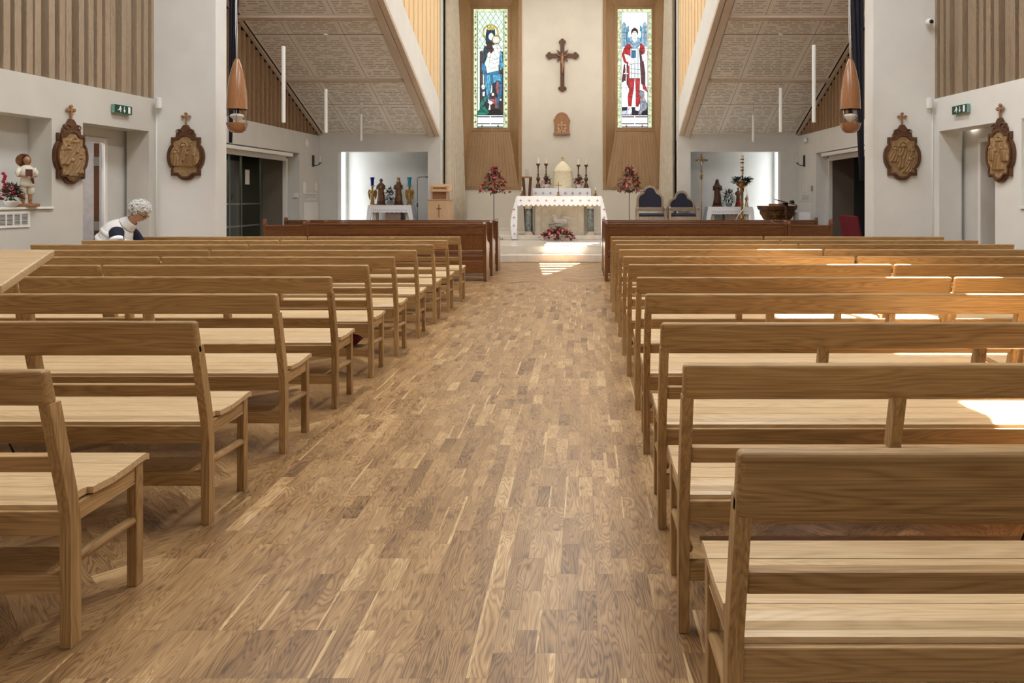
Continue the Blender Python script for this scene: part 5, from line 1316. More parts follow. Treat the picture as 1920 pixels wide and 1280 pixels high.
# right chapel
cz2 = side_table(1323, 1416, 20.45, 388, PL, 'small side altar in the right chapel niche', 'white cloth on the right side altar')
Z = 20.65; k = Z/F
statue((X(1345, Z), Z, cz2), (387-334)*k, woodst3, 'dark brown praying statue at the left of the right side altar', kind='pray', group='statues on the right side altar')
statue((X(1385, Z), Z+.05, cz2), (387-350)*k, woodst, 'dark gilt statue behind the tall candle on the right side altar', hair=woodst3, group='statues on the right side altar')
statue((X(1400, Z), Z, cz2), (387-365)*k, woodst2, 'smallest pale gilded statue at the right of the right side altar', hair=gold, group='statues on the right side altar')
t = flowers('vase_flowers', 'white flowers in a vase beside the praying statue, right side altar', 'flowers', (X(1367, Z-.1), Z-.1, cz2+7*k), dome(13*k, 6*k, 22*k, .3), 150, [whitef, whitef, purf], 24, lw=.05, bl=.032, seed=33)
MB().lathe([(4*k, -7*k), (5.5*k, -5*k), (6*k, 0), (5*k, 0)]).build('vase', marble, t, smooth=True)
MB().lathe([(2.6*k, 0), (2.8*k, 13*k), (2.2*k, 13*k)]).build('votive_glass', plain('red_glass', (170, 16, 24), .1), smooth=True, loc=(X(1386, Z-.15), Z-.15, cz2)); o = C.objects[-1]; o.name = 'votive_glass'; tag(o, 'red votive glass on the right side altar', 'candle')
# processional cross
Z = 19.6; k = Z/F; t = thing('processional_cross', 'tall brass processional cross with ring on a brown pole', 'processional cross', (X(1315, Z), Z, PL)); zz = lambda py: ZZ(py, Z)-PL
MB().tube([(0, 0, .03), (0, 0, zz(333))], .017, 10).build('pole', turned[2], t, smooth=True)
MB().lathe([(.02, zz(336)), (.045, zz(332.5)), (.03, zz(331)), (.05, zz(330)), (.03, zz(328)), (.02, zz(322))]).build('knop', brass, t, smooth=True)
mb = MB(); mb.box(-.022, .022, -.01, .01, zz(326), zz(289)); mb.box(-12*k, 12*k, -.01, .01, zz(302), zz(298.5)); q = 6*k
mb.tube([(q*math.cos(a), 0, zz(300.3)+q*math.sin(a)) for a in [2*PI*i/20 for i in range(21)]], .008, 6); mb.build('cross', brass, t, bevel=.003)
mb = MB(); mb.ball((0, -.035, zz(301)), .018); mb.tube([(0, -.03, zz(303)), (.01, -.03, zz(311)), (0, -.03, zz(321))], [.025, .02, .012], 8)
for sg in (-1, 1): mb.tube([(0, -.028, zz(304)), (sg*6*k, -.02, zz(300.5))], [.012, .008], 6)
mb.build('figure', silver, t, smooth=True)
MB().lathe([(.13, 0), (.13, .03), (.03, .06), (.025, .14)]).build('base', brass, t, smooth=True, auto=.6)
# paschal candle
Z = 19.4; k = Z/F; t = thing('paschal_candle', 'tall decorated white candle on a brass stand with a flower wreath', 'candle', (X(1391.5, Z), Z, PL)); zz = lambda py: ZZ(py, Z)-PL
MB().lathe([(.22, 0), (.22, .03), (.06, .08), (.035, .2), (.035, zz(412)), (.075, zz(409)), (.05, zz(406)), (.03, zz(402)), (.03, zz(385)), (.05, zz(383)), (.03, zz(381)), (.035, zz(360)), (.055, zz(358)), (.05, zz(354)), (.06, zz(352)), (.14, zz(348)), (.165, zz(343)), (.15, zz(342)), (.03, zz(346))], n=24).build('stand', brass, t, smooth=True, auto=.6)
cd = MB().lathe([(2.9*k, zz(346)), (2.9*k, zz(291)), (.3*k, zz(290.5))], n=20).build('candle', wax, t, smooth=True, auto=.6)
mb = MB()
for (z0, z1, w0) in ((298, 300, 3.4), (304, 306, 3.5), (313, 314.5, 3.3), (318, 320, 3.5)): mb.tube([(0, 0, zz(z1)), (0, 0, zz(z0))], w0*k, 20)
mb.build('gilt_bands', bronze, cd, smooth=True, auto=.6)
mb = MB()
for i in range(6): mb.ball((.6*k*math.sin(i*2), -2.8*k, zz(326-i*2.4)), 1.3*k, .5*k, 1.0*k, 8, 5)
mb.build('painted_decoration', redf, cd, smooth=True)
def ringshape(rx, rz_):
    def f(rnd):
        if rnd is None: return (0, 0, .06)
        a = rnd.random()*2*PI; r = .55+.5*rnd.random(); return (math.cos(a)*rx*r, math.sin(a)*rx*r*.8, rz_*(rnd.random()))
    return f
flowers('flower_wreath', 'green wreath with small white flowers around the tall decorated candle', 'flowers', (X(1391.5, Z), Z, ZZ(343, Z)), ringshape(.22, .12), 260, [whitef, pinkf], 16, lw=.055, bl=.03, seed=41)
rb = MB().tube([(X(1398, Z-.2), Z-.2, ZZ(352, Z)), (X(1403, Z-.2), Z-.2, ZZ(372, Z)), (X(1399, Z-.2), Z-.2, ZZ(386, Z)), (X(1385, Z-.2), Z-.2, ZZ(402, Z)), (X(1377, Z-.2), Z-.2, ZZ(416, Z))], [.008, .010, .012, .012, .006], 8).build('ribbon', silk, smooth=True)
tag(rb, 'pale ribbon hanging in a curve from the candle wreath', 'ribbon')
bronzeg = plain('dull_gilding', (150, 112, 56), .45, metal=.6, noise=.3, scale=30)
# carved font / tub with lid
Z = 18.3; k = Z/F; t = thing('baptismal_font', 'carved dark wooden tub font with gilded panels, right of the tall candle', 'font', (X(1467, Z), Z+.5, 0)); zz = lambda py: ZZ(py, Z)
n = 8
def octl(z, r): return (0, 0, z, r, r)
mb = MB(); base = PL if False else 0
mb.loft([octl(zz(452), 20*k), octl(zz(440), 15*k), octl(zz(424), 15*k), octl(zz(417), 20*k), octl(zz(410), 26*k), octl(zz(403), 30.5*k), octl(zz(395), 33.5*k), octl(zz(393), 36.5*k), octl(zz(387), 38.5*k), octl(zz(386), 38.5*k)], 16)
mb.build('tub', walnut, t)
radp = [(417, 20.3), (410, 26.3), (403, 30.7), (395, 33.7)]
def frad(py):
    for (a_, b_), (c_, d_) in zip(radp, radp[1:]):
        if c_ <= py <= a_: return b_+(d_-b_)*(a_-py)/(a_-c_)
    return 20.3 if py > 417 else 33.7
for q in range(8):
    a = q*PI/4+PI/8; mb = MB()
    def sp(u, py): r = frad(py)*k*.995; t_ = a+u/frad(py); return (r*math.cos(t_), r*math.sin(t_), zz(py))
    for (cu, cp, r0, dr) in ((-3.2, 400.5, 3.2, 1), (3.2, 400.5, 3.2, -1), (0, 405, 2.2, 1), (-2.6, 408.5, 2.8, -1), (2.6, 408.5, 2.8, 1), (0, 413, 2.6, 1)):
        mb.tube([sp(cu+dr*r0*(1-w_/12)*math.cos(w_*.75), cp+r0*(1-w_/12)*math.sin(w_*.75)) for w_ in range(11)], [.55*k]+[.8*k]*9+[1.1*k], 6)
    for py in (398, 403, 411, 415.5):
        for u in (-7.4, 7.4): mb.ball(sp(u*frad(py)/32, py), .9*k, .9*k, 1.6*k, 8, 5)
    mb.build('gilded_carving', bronzeg, t, smooth=True)
    a0, a1 = a-PI/8+.1, a+PI/8-.1; r = 35*k
    MB().hexa([(math.cos(u)*rr, math.sin(u)*rr, z_) for z_ in (zz(394.5), zz(391)) for u, rr in ((a0, r*.97), (a1, r*.97), (a1, r*.9), (a0, r*.9))]).build('gilded_band', gold, t)
MB().lathe([(16*k, zz(386)), (16*k, zz(382)), (15*k, zz(382))], n=8).build('lid', turned[0], t)
t = thing('book_stand', 'dark wooden reading stand with sloping top in front of the carved font', 'lectern', (X(1475, 17.8), 17.8, 0)); k = 17.8/F; zz = lambda py: ZZ(py, 17.8)
MB().loft([(0, 0, .04, .04, .04), (0, 0, zz(402), .035, .035), (0, 0, zz(398), .06, .05), (0, 0, zz(392), .04, .04), (-3*k, 0, zz(380), .07, .05)], 12).build('column', walnut, t, smooth=True)
MB().hexa([(-19*k, -.18, zz(376)), (16*k, -.18, zz(386)), (16*k, .2, zz(384)), (-19*k, .2, zz(374.5)), (-19*k, -.18, zz(374.5)), (16*k, -.18, zz(384)), (16*k, .2, zz(382)), (-19*k, .2, zz(373))]).build('desk_top', walnut, t, bevel=.006)
for q in range(3):
    a = q*2*PI/3+.5; MB().tube([(0, 0, .12), (.15*math.cos(a), .15*math.sin(a), .08), (.25*math.cos(a), .25*math.sin(a), .02)], [.03, .025, .02], 8).build('foot', walnut, t, smooth=True)
MB().tube([(6*k, 0, zz(381)), (12*k, .02, zz(382)), (15*k, .05, zz(384))], [.02, .045, .02], 8).build('dark_cloth', leafd, smooth=True, loc=(X(1475, 17.8), 17.8, .045)); o = C.objects[-1]; tag(o, 'dark green cloth lying on the sloping book stand', 'cloth')
t = thing('small_table', 'small table under a white cloth behind the carved font', 'table', (X(1506, 18.6)-.02, 18.6, 0)); zz = lambda py: ZZ(py, 18.6); k = 18.6/F
MB().box(-10*k, 9*k, -.2, .25, zz(400), zz(398.5)).build('tabletop', ambo[0], t)
for sx in (-8, 7):
    for y in (-.15, .2): MB().box(sx*k-.015, sx*k+.015, y, y+.03, 0, zz(400)).build('leg', ambo[2], t)
mb = MB(); mb.box(-11*k, 10*k, -.22, .27, zz(398.4), zz(398)); cloth_skirt(mb, [(-11*k, .27), (-11.4*k, -.22), (10.4*k, -.22), (10*k, .27)], zz(398), .45, amp=.05, freq=5)
o = mb.build('table_cloth', linen, smooth=True, loc=(X(1506, 18.6)-.02, 18.6, 0)); tag(o, 'white cloth hanging over the small table behind the font', 'tablecloth')
# ================================================================== WALL FITTINGS
def sconce(s, px, lb):
    Z = 19.55; z = ZZ(301, Z); x = s*(tx(Z)); k = Z/F
    t = thing('wall_sconce', 'dark metal wall candle bracket on the %s transept wall' % lb, 'candle holder', (x, Z, z), group='wall candle brackets')
    MB().box(-s*.03, 0, -.05, .05, -.16, .14).build('back_plate', blackm, t, bevel=.006)
    MB().tube([(-s*.02, 0, -.12), (-s*.1, 0, -.13), (-s*.19, -.02, -.09), (-s*.2, -.02, -.06)], .012, 8).build('arm', blackm, t, smooth=True)
    MB().lathe([(.035, 0), (.045, .015), (.02, .02)], (-s*.2, -.02, -.07)).build('drip_pan', blackm, t, smooth=True)
    MB().lathe([(.011, .0), (.011, .17), (.002, .175)], (-s*.2, -.02, -.05), 8).build('candle', wax, t, smooth=True)
sconce(-1, 588, 'left'); sconce(1, 1506, 'right')
Z = 19.15; o = MB().lathe([(.105, 0), (.105, .02), (.085, .03), (.084, .022), (.01, .022)], n=28).build('wall_clock', trimw, smooth=True, auto=.5, loc=(-tx(Z), Z, ZZ(268, Z))); o.rotation_euler = (0, PI/2, 0)
tag(o, 'small round white clock high on the left transept wall', 'clock')
def grille(s, Zc, zc, L, h_, nf, label, wall=tx, ny=None, nv=0):
    x = wall(Zc); ang = (PI/2-math.atan(.04)) if wall is tx else (PI/2-wang)
    t = thing('vent_grille', label, 'vent', (s*(x-.001), Zc, zc), -s*ang, 'wall vents')
    mb = MB(); mb.prism([(-L/2-.03, -h_/2-.03), (L/2+.03, -h_/2-.03), (L/2+.03, h_/2+.03), (-L/2-.03, h_/2+.03)], -.015, 0, holes=[[(-L/2, -h_/2), (L/2, -h_/2), (L/2, h_/2), (-L/2, h_/2)]])
    recalc(mb.build('frame', trimw, t, bevel=.002))
    MB().box(-L/2, L/2, -.002, .0, -h_/2, h_/2).build('dark_duct', blackm, t)
    mb = MB()
    for i in range(nf): z = -h_/2+(i+.5)*h_/nf; mb.box(-L/2, L/2, -.012, -.003, z-.003, z+.003)
    for i in range(1, nv): xx = -L/2+i*L/nv; mb.box(xx-.008, xx+.008, -.014, -.003, -h_/2, h_/2)
    mb.build('louvres', trimw, t)
grille(-1, 19.4, ZZ(367.5, 19.4), .62, .12, 1, 'small square-holed vent in the left transept wall beside the chapel', nv=12)
grille(1, 19.45, ZZ(370, 19.45), .5, .12, 1, 'small vent in the right transept wall above the carved font', nv=10)
grille(-1, 9.45, ZZ(412, 9.45), .55, .145, 9, 'white louvred vent under the niche with the boy statue', wall=nx, nv=5)
def wallbox(name, s, Z, pyc, L, h_, d, label, cat, wall=tx, mat=trimw, bev=.01):
    o = MB().box(-L/2, L/2, -d, 0, -h_/2, h_/2).build(name, mat, loc=(s*(wall(Z)-.001), Z, ZZ(pyc, Z)), bevel=bev)
    o.rotation_euler[2] = -s*((PI/2-math.atan(.04)) if wall is tx else (PI/2-wang)); return tag(o, label, cat)
for s in (-1, 1): wallbox('access_panel', s, 19.42, (379+431)/2, .9, .72, .012, 'flat white access panel under the small vent, %s transept wall' % ('left' if s < 0 else 'right'), 'panel', bev=.004)
wallbox('intercom_handset', -1, 18.95, 352, .09, .30, .05, 'small white handset unit on left transept wall left of the vent', 'intercom')
wallbox('wall_switch', -1, 19.75, 350, .14, .2, .015, 'flat white switch plate above the left transept vent', 'switch')
wallbox('wall_switch', 1, 19.6, 353, .12, .22, .015, 'flat white switch plate above the right transept vent', 'switch')
wallbox('wall_switch', 1, 18.95, 353, .08, .14, .03, 'tiny grey switch beside the right transept porch opening', 'switch', mat=silver)
o = MB().ball((0, 0, 0), .05, .05, .05, 14, 8).box(-.04, .04, -.02, .05, .03, .09).build('ceiling_sensor', trimw, smooth=True, loc=(tx(19.3)-.07, 19.3, ZZ(264, 19.3))); tag(o, 'small white sensor high on the right transept wall above the bracket', 'sensor')
# box on porch return, left
o = MB().box(-.05, .05, -.04, .0, -.06, .06).build('thermostat', trimw, loc=(X(555, 18.72), 18.72, ZZ(366, 18.72)), bevel=.006); tag(o, 'small white thermostat in the left porch opening', 'thermostat')
def pir(s, px):
    Z = 12.12; o = MB().loft([(0, -.0, -.09, .035, .02), (0, 0, -.075, .05, .04), (0, 0, 0, .052, .045), (0, 0, .085, .052, .045), (0, 0, .095, .04, .03)], 16).build('motion_sensor', trimw, smooth=True, auto=.7, loc=(X(px, Z), Z, ZZ(194, Z)))
    tag(o, 'white motion sensor at the corner of the %s pier' % ('left' if s < 0 else 'right'), 'sensor')
pir(-1, 297.5); pir(1, 1743)
for s in (-1, 1):
    o = MB().tube([(0, 0, 0), (0, 0, ZZ(200, 12.15)-.02)], .008, 8).build('cable_conduit', trimw, smooth=True, loc=(s*6.33, 12.185, .0)); tag(o, 'thin white conduit down the corner of the %s pier' % ('left' if s < 0 else 'right'), 'pipe')
Z = 12.08; k = Z/F; t = thing('security_camera', 'white dome security camera on the right pier beside the timber fins', 'camera', (X(1744, Z), Z, ZZ(41, Z)))
MB().ball((0, .02, 0), .065, .06, .06, 18, 12).build('housing', trimw, t, smooth=True)
MB().ball((.005, -.03, 0), .035, .02, .033, 16, 10).build('lens', blackm, t, smooth=True)
signside = plain('sign_edge_green', (130, 176, 164), .4)
def exit_sign(s, Zc, pyc):
    t = thing('exit_sign', 'green exit sign with running man, arrow and door above the %s doorway' % ('left' if s < 0 else 'right'), 'sign', (s*(nx(Zc)-.012), Zc, ZZ(pyc, Zc)), -s*(PI/2-wang))
    a, b = .185, .062
    MB().box(-a-.003, a+.003, -.05, 0, -b-.003, b+.003).build('sign_box', signside, t, bevel=.004)
    MB().box(-a, a, -.054, -.05, -b, b).build('sign_face', greenm, t)
    y0, y1 = -.058, -.054
    mb = MB(); mb.prism([(.10, -.048), (.145, -.048), (.145, .048), (.10, .048)], y0, y1); mb.build('door_symbol', linen, t)
    mb = MB()
    mb.prism([(.012, .045), (.022, .045), (.022, -.012), (.012, -.012)], y0, y1); mb.prism([(-.012, -.008), (.046, -.008), (.017, -.046)], y0, y1); recalc(mb.build('arrow', linen, t))
    mb = MB()
    mb.prism([(-.005+.0, .0), (-.005, .0), (-.005, .001)], y0, y1) if False else None
    mb.prism(circ(-.07, .036, .011, 12), y0, y1)
    mb.prism([(-.098, .012), (-.082, .024), (-.06, .026), (-.052, .010), (-.04, .006), (-.04, -.002), (-.058, .0), (-.066, .012), (-.07, -.004), (-.058, -.016), (-.058, -.044), (-.068, -.044), (-.07, -.02), (-.086, -.008), (-.112, -.024), (-.118, -.014), (-.092, .004), (-.084, .012), (-.092, .006)], y0, y1)
    recalc(mb.build('running_figure', linen, t))
exit_sign(-1, 11.4, 205.5); exit_sign(1, 11.42, 205)
# ================================================================== PENDANTS
def pendant(px, label, Z=11.9):
    k = Z/F; t = thing('pendant_lamp', label, 'pendant lamp', (X(px, Z), Z, ZZ(249, Z)), group='turned wooden pendants'); zz = lambda py: ZZ(py, Z)-ZZ(249, Z)
    sh = [(2.0, 110), (3.4, 110.3), (7, 119), (11, 134), (14.5, 152), (17, 170), (18.2, 190), (18.6, 205), (17.6, 205), (17, 190), (13, 152), (3, 114)]
    MB().lathe([(r*k, zz(p)) for r, p in sh], n=40).build('shade', turned[2], t, smooth=True, auto=.7)
    MB().lathe([(.5*k, zz(249)), (9*k, zz(248.5)), (15*k, zz(244)), (18.5*k, zz(234)), (19.3*k, zz(231)), (17.5*k, zz(231)), (1*k, zz(232))], n=40).build('dish', turned[2], t, smooth=True, auto=.7)
    MB().lathe([(.3*k, zz(230.5)), (7*k, zz(224)), (12*k, zz(219)), (13*k, zz(217.5)), (10*k, zz(214)), (4*k, zz(213)), (.5*k, zz(213))], n=28).build('reflector', trimw, t, smooth=True, auto=.6)
    for q in range(4):
        a = q*PI/2+.35; MB().tube([(15.5*k*math.cos(a), 15.5*k*math.sin(a), zz(233)), (15.5*k*math.cos(a), 15.5*k*math.sin(a), zz(200))], .8*k, 8).build('rod', silver, t, smooth=True)
    MB().lathe([(4*k, zz(212)), (4*k, zz(205)), (2*k, zz(200))], n=14).build('lamp_holder', blackm, t, smooth=True)
    for dx in (-.008, .008): MB().tube([(dx, 0, zz(111)), (dx*1.5-.01, 0, zz(60)), (dx-.015, 0, zz(10)), (dx, 0, H-ZZ(249, Z)-.02)], .0055, 6).build('cable', trimw, t, smooth=True)
pendant(444.5, 'turned wooden pendant lamp hanging at the left transept opening'); pendant(1594.5, 'turned wooden pendant lamp hanging at the right transept opening')
def tube_light(px, Z, p0, p1, label):
    k = Z/F; z0 = ZZ(p1, Z); L = ZZ(p0, Z)-z0; t = thing('tube_light', label, 'pendant light', (X(px, Z), Z, z0), group='hanging tube lights')
    MB().lathe([(.03, 0), (.036, .005), (.036, L-.005), (.03, L)], n=16).build('tube', trimw, t, smooth=True, auto=.6)
    top = slope(Z)-z0-.005
    MB().tube([(0, 0, L), (0, 0, top)], .003, 5).build('wire', silver, t)
    MB().lathe([(.05, top-.03), (.05, top+.01), (.01, top+.01)], n=14).build('ceiling_rose', trimw, t, smooth=True, auto=.6)
for px, Z, p0, p1, lb in ((531.5, 13.8, 87, 230, 'longest white tube light in the left transept'), (611, 16.1, 167, 249, 'middle white tube light in the left transept'), (677, 18.6, 213, 264, 'shortest white tube light in the left transept'),
                          (1526, 13.9, 85, 230, 'longest white tube light in the right transept'), (1463.5, 16.1, 165, 248, 'middle white tube light in the right transept'), (1412.5, 18.5, 215, 266, 'shortest white tube light in the right transept')):
    tube_light(px, Z, p0, p1, lb)
# ================================================================== NICHE WITH BOY STATUE (left nave wall)
sill = 1.336
t = thing('boy_statue', 'painted statue of a boy in white with a brown hat, in the left niche', 'statue', (X(50, 9.75), 9.75, sill), PI*.28); h = (383-280)*9.75/F; s = h
MB().box(-.17*s, .17*s, -.14*s, .14*s, 0, .06*s).build('plinth', turned[0], t, bevel=.006)
skn = plain('statue_skin', (176, 122, 86), .5, noise=.08); off = plain('statue_white_clothes', (222, 214, 196), .6, noise=.05)
mb = MB()
for sg in (-1, 1): mb.tube([(sg*.05*s, 0, .07*s), (sg*.055*s, .0, .17*s), (sg*.055*s, 0, .30*s)], [.022*s, .034*s, .03*s], 12); mb.ball((sg*.055*s, -.03*s, .075*s), .026*s, .045*s, .018*s)
mb.ball((0, -.01*s, .855*s), .055*s, .06*s, .068*s, 16, 12); mb.ball((0, -.068*s, .85*s), .01*s, .012*s, .014*s, 6, 5); mb.tube([(0, 0, .74*s), (0, 0, .82*s)], .028*s, 10)
for sg in (-1, 1): mb.tube([(sg*.13*s, -.03*s, .56*s), (sg*.05*s, -.13*s, .55*s)], [.022*s, .018*s], 8); mb.ball((sg*.04*s, -.14*s, .55*s), .024*s, .02*s, .026*s, 8, 6)
mb.build('body', skn, t, smooth=True)
mb = MB()
for sg in (-1, 1): mb.loft([(sg*.055*s, 0, .22*s, .035*s, .038*s), (sg*.058*s, 0, .24*s, .06*s, .06*s), (sg*.055*s, 0, .34*s, .06*s, .065*s), (sg*.045*s, 0, .42*s, .06*s, .065*s)], 14)
mb.build('breeches', off, t, smooth=True)
mb = MB(); mb.loft([(0, 0, .36*s, .12*s, .085*s), (0, 0, .42*s, .115*s, .08*s), (0, 0, .52*s, .095*s, .07*s), (0, 0, .62*s, .105*s, .07*s), (0, 0, .71*s, .11*s, .06*s), (0, 0, .755*s, .05*s, .04*s)], 20)
for sg in (-1, 1): mb.tube([(sg*.10*s, 0, .70*s), (sg*.14*s, -.01*s, .62*s), (sg*.13*s, -.03*s, .55*s)], [.04*s, .042*s, .03*s], 12)
mb.build('shirt', off, t, smooth=True)
MB().ball((0, .015*s, .88*s), .062*s, .062*s, .06*s, 16, 10).build('hair', blackm, t, smooth=True)
hb = MB().lathe([(.02*s, .02*s), (.06*s, .02*s), (.065*s, 0), (.12*s, -.005*s), (.12*s, -.012*s), (.02*s, -.01*s)], n=24).build('hat', woodst, t, smooth=True, auto=.6); hb.location = (-.03*s, .09*s, .85*s); hb.rotation_euler = (-1.4, 0, 0)
mb = MB(); mb.box(-.05*s, .05*s, -.17*s, -.12*s, .56*s, .68*s); mb.tube([(.05*s, -.12*s, .52*s), (.08*s, -.1*s, .42*s)], [.03*s, .015*s], 8); mb.build('held_basket', woodst3, t, bevel=.004)
k = 9.45/F
t = flowers('bowl_flowers', 'crimson and pink flowers in a white bowl beside the boy statue', 'flowers', (X(22, 9.5), 9.5, sill+13*k), dome(20*k, 9*k, 24*k, .2), 150, [pinkf, redf, redf], 30, lw=.04, bl=.028, seed=51)
MB().lathe([(5*k, -13*k), (9*k, -10*k), (13*k, -3*k), (13.5*k, -1*k), (12*k, -1*k)], n=24).build('bowl', trimw, t, smooth=True)
mb = MB()
for i in range(9): mb.ball((-14*k+2*k*math.sin(i*2.1), 0, (10+i*5)*k), 3.4*k, 3*k, 3.2*k, 8, 6)
mb.build('flower_spike', redf, t, smooth=True)
# ================================================================== RED STACKED CHAIRS IN THE RIGHT PORCH
def red_chair(x, y, rz, label):
    t = thing('stacking_chair', label, 'chair', (x, y, 0), rz, 'maroon chairs in the right porch')
    MB().hexa([(-.21, -.2, .47), (.21, -.2, .47), (.21, .2, .45), (-.21, .2, .45), (-.21, -.2, .52), (.21, -.2, .52), (.21, .2, .50), (-.21, .2, .50)]).build('seat', maroon, t, bevel=.02)
    MB().hexa([(-.21, .2, .55), (.21, .2, .55), (.21, .26, .55), (-.21, .26, .55), (-.19, .32, 1.08), (.19, .32, 1.08), (.19, .37, 1.08), (-.19, .37, 1.08)]).build('backrest', maroon, t, bevel=.02)
    for sg in (-1, 1):
        MB().tube([(sg*.2, -.18, .47), (sg*.22, -.22, .0)], .012, 8).build('leg', blackm, t); MB().tube([(sg*.2, .3, .9), (sg*.2, .2, .45), (sg*.22, .26, 0)], .012, 8).build('leg', blackm, t)
red_chair(X(1606, 16.5), 16.4, PI/2+.25, 'maroon padded chair, left one of two in the right porch'); red_chair(X(1620, 15.9), 15.75, PI/2+.25, 'maroon padded chair, right one of two in the right porch')
# ================================================================== PERSON
def skin_fig(name, chain, mat, parent, sub=2):
    """chain: list of (co, radius, parent index)"""
    me = bpy.data.meshes.new(name); me.from_pydata([c[0] for c in chain], [(i, c[2]) for i, c in enumerate(chain) if c[2] is not None], []); me.materials.append(mat)
    o = bpy.data.objects.new(name, me); C.objects.link(o); m = o.modifiers.new('skin', 'SKIN'); m.use_smooth_shade = True
    for i, c in enumerate(chain):
        v = me.skin_vertices[0].data[i]; r = c[1]; v.radius = r if isinstance(r, tuple) else (r, r); v.use_root = (i == 0)
    s_ = o.modifiers.new('sub', 'SUBSURF'); s_.levels = sub; s_.render_levels = sub
    o.parent = parent; return o
Zp = 9.78; px_ = X(222, Zp)
P = thing('person', 'person in white quilted vest with curly grey hair and glasses, sitting bent forward', 'person', (px_, Zp, 0))
# local: torso rises from the pelvis and leans to the right; face turned right and down
hx, hy, hz = X(256.5, Zp)-px_, .06, ZZ(398, Zp)
ch = [((-.22, .0, .60), .13, None), ((-.17, .02, .74), .12, 0), ((-.07, .03, .90), .12, 1), ((.03, .04, 1.02), (.10, .10), 2), ((hx-.13, .05, 1.13), .062, 3), ((hx-.05, .06, hz-.07), .055, 4), ((hx, hy, hz), .06, 5),
      ((.05, -.08, .99), .035, 3), ((.10, -.17, .86), .035, 7), ((.22, -.05, .76), .034, 8), ((.30, .05, .72), .032, 9),
      ((.05, .17, .99), .035, 3), ((.12, .25, .86), .035, 11), ((.24, .2, .76), .034, 12), ((.31, .12, .72), .032, 13),
      ((-.20, .18, .57), .10, 0), ((.0, .44, .55), .075, 15), ((.0, .46, .3), .055, 16), ((-.01, .44, .08), .045, 17), ((.03, .56, .04), .04, 18),
      ((-.28, .16, .57), .10, 0), ((-.22, .44, .55), .075, 20), ((-.22, .46, .3), .055, 21), ((-.22, .44, .08), .045, 22), ((-.21, .56, .04), .04, 23)]
skin_fig('body', ch, skin, P)
# head with face, turned to the right and bowed
def hp(p):
    a = math.radians(38); x, y, z = p
    return (hx+x*math.cos(a)+z*math.sin(a), hy+y, hz-x*math.sin(a)+z*math.cos(a))
def g2(a, b, s1, s2): return math.exp(-(a/s1)**2-(b/s2)**2)
mb = MB(); n, m = 36, 28; vs = []; fs = []
for k_ in range(m+1):
    th = PI*(k_+.01)/(m+.02); dz = -math.cos(th); r0 = math.sin(th)
    for i in range(n):
        a = 2*PI*i/n; dx, dy = r0*math.cos(a), r0*math.sin(a); w_ = .080 if dz > -.2 else .080-.022*min(1, (-dz-.2)/.6)
        x, y, z = dx*.096, dy*w_, dz*.118
        if dx > 0:
            x += .030*g2(dy, dz+.20, .16, .16)+.012*g2(dy, dz-.02, .11, .20)+.010*g2(dy, dz-.22, .5, .12)+.022*g2(dy, dz+.80, .35, .16)+.010*g2(dy, dz+.50, .25, .06)-.014*(g2(dy-.36, dz-.06, .17, .12)+g2(dy+.36, dz-.06, .17, .12))
        vs.append(hp((x, y, z)))
for k_ in range(m):
    for i in range(n): fs.append((k_*n+i, k_*n+(i+1) % n, (k_+1)*n+(i+1) % n, (k_+1)*n+i))
mb.add(vs, fs)
for sg in (-1, 1):
    e = hp((-.005, sg*.080, -.012)); mb.ball(e, .016, .010, .028, 10, 8)
mb.build('face', skin, P, smooth=True)
mb = MB()
for sg in (-1, 1): mb.ball(hp((.079, sg*.030, .007)), .011, .012, .008, 10, 8)
mb.build('eyes', linen, P, smooth=True)
mb = MB()
for sg in (-1, 1): mb.ball(hp((.0895, sg*.030, .007)), .005, .006, .006, 8, 6)
mb.build('pupils', blackm, P, smooth=True)
MB().tube([hp((.088, -.024, -.058)), hp((.103, 0, -.056)), hp((.088, .024, -.058))], [.002, .004, .002], 6).build('mouth', woodst, P, smooth=True)
rnd = random.Random(4); mb = MB(); vs = []
for k_ in range(17):
    th = PI*(k_+.01)/16.02
    for i in range(24): a = 2*PI*i/24; vs.append(hp((-.022+.106*math.sin(th)*math.cos(a), .100*math.sin(th)*math.sin(a), .030-.108*math.cos(th))))
mb.add(vs, [(k_*24+i, k_*24+(i+1) % 24, (k_+1)*24+(i+1) % 24, (k_+1)*24+i) for k_ in range(16) for i in range(24)])
for i in range(420):
    a = rnd.random()*2*PI; dz = rnd.random()*1.75-.75; rr_ = math.sqrt(max(0, 1-dz*dz)); d = Vector((math.cos(a)*rr_, math.sin(a)*rr_, dz))
    if d.x > .35 and d.z < .35: continue
    if d.x > .1 and d.z < -.3: continue
    c = Vector((-.020, 0, .030))+Vector((d.x*.118, d.y*.112, d.z*.118)); r = .012+.012*rnd.random(); u = d.orthogonal().normalized(); w_ = d.cross(u); ph = rnd.random()*6
    mb.tube([hp(c+u*r*math.cos(ph+q*1.1)+w_*r*math.sin(ph+q*1.1)+d*.006*q) for q in range(5)], [.006, .010, .011, .009, .004], 6)
mb.build('hair', hairm, P, smooth=True)
mb = MB()
for sg in (-1, 1): mb.tube([hp((.108, sg*.032+.026*math.cos(a), .004+.020*math.sin(a))) for a in [2*PI*i/16 for i in range(17)]], .003, 5); mb.tube([hp((.104, sg*.058, .008)), hp((.05, sg*.082, .010)), hp((.0, sg*.086, .004))], .003, 5)
mb.tube([hp((.110, -.008, .008)), hp((.110, .008, .008))], .003, 5)
mb.build('glasses', blackm, P)
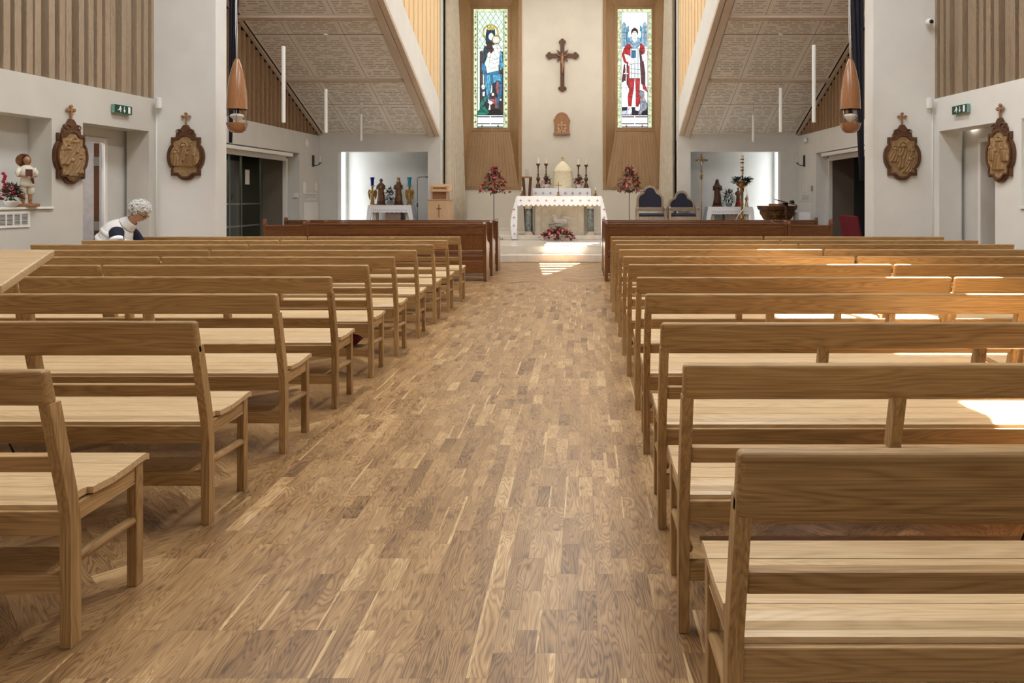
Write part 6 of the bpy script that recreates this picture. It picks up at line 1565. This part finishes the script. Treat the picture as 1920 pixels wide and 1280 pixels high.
# quilted vest, collar, sleeves, trousers, shoes
vch = [((-.20, .0, .58), .18, None), ((-.16, .02, .74), .20, 0), ((-.09, .03, .89), .215, 1), ((-.02, .04, 1.0), (.19, .22), 2), ((.05, .045, 1.06), (.15, .17), 3), ((.10, .05, 1.09), (.10, .10), 4)]
vo = skin_fig('quilted_vest', vch, vest, P)
mb = MB()
cen = [((-.185, .0, .66), .160), ((-.155, .01, .76), .170), ((-.10, .02, .87), .176), ((-.04, .03, .965), .172)]
for (c, r) in cen:
    dirv = Vector((.35, .02, .6)).normalized(); u = Vector((0, 1, 0)); v_ = dirv.cross(u).normalized()
    mb.tube([Vector(c)+(u*math.cos(a)+v_*math.sin(a))*r for a in [2*PI*i/24 for i in range(25)]], .034, 8)
mb.build('quilt_rolls', vest, vo, smooth=True)
mb = MB(); c0 = Vector((hx-.115, .05, 1.13)); ax_ = Vector((.75, .0, .55)).normalized(); u = Vector((0, 1, 0)); v_ = ax_.cross(u).normalized()
secs = []; n = 20
vs = []
for (q, r) in ((-.05, .116), (-.02, .106), (.012, .094), (.032, .086), (.04, .074)):
    for i in range(n): a = 2*PI*i/n; vs.append(c0+ax_*q+(u*math.cos(a)+v_*math.sin(a))*r)
fs = [(k_*n+i, k_*n+(i+1) % n, (k_+1)*n+(i+1) % n, (k_+1)*n+i) for k_ in range(4) for i in range(n)]
mb.add(vs, fs); mb.build('collar', vest, P, smooth=True)
for sy, e_, w1, w2 in ((-1, (.10, -.185, .86), (.22, -.06, .765), (.28, .02, .73)), (1, (.12, .25, .86), (.24, .2, .76), (.29, .14, .73))):
    sh = (.05, -.11 if sy < 0 else .19, 1.0)
    sl_ = skin_fig('sleeve', [((.0, sh[1]*.6, 1.03), .09, None), (sh, .105, 0), (e_, .08, 1), (w1, .058, 2), (w2, .045, 3)], navyk, P, 2)
    if sy < 0:
        mb = MB(); mb.tube([(.075, -.16, .93), (.095, -.178, .885)], [.082, .08], 16); mb.tube([(.13, -.16, .84), (.16, -.13, .815)], [.074, .07], 16); mb.build('sleeve_stripe', linen, sl_, smooth=True)
for sy, off_ in ((0, 0.0), (1, 0)):
    pts = [((-.20, .10, .57), .12, None), ((.0, .44, .55), .088, 0), ((.0, .46, .3), .068, 1), ((-.01, .44, .10), .06, 2)] if sy == 0 else [((-.28, .10, .57), .12, None), ((-.22, .44, .55), .088, 0), ((-.22, .46, .3), .068, 1), ((-.22, .44, .10), .06, 2)]
    skin_fig('trouser_leg', pts, navyk, P, 1)
    bx = -.0 if sy == 0 else -.22
    MB().ball((bx, .5, .045), .05, .13, .045, 14, 8).build('shoe', blackm, P, smooth=True)
# hands with fingers
for sg, (wx, wy, wz) in ((-1, (.30, .05, .72)), (1, (.31, .12, .72))):
    hch = [((wx, wy, wz), .028, None), ((wx+.04, wy+.01, wz-.01), (.034, .018), 0)]
    for f_, (dy, L_f) in enumerate(((-.024, .062), (-.008, .07), (.008, .066), (.024, .052))):
        b_ = len(hch); hch += [((wx+.075, wy+.01+dy, wz-.015), .009, 1), ((wx+.075+L_f*.5, wy+.01+dy*1.1, wz-.028), .0085, b_), ((wx+.075+L_f*.75, wy+.01+dy*1.1, wz-.052), .0075, b_+1)]
    b_ = len(hch); hch += [((wx+.03, wy+.01-sg*.03, wz-.01), .010, 1), ((wx+.06, wy+.01-sg*.045, wz-.025), .009, b_)]
    skin_fig('hand', hch, skin, P, 1)
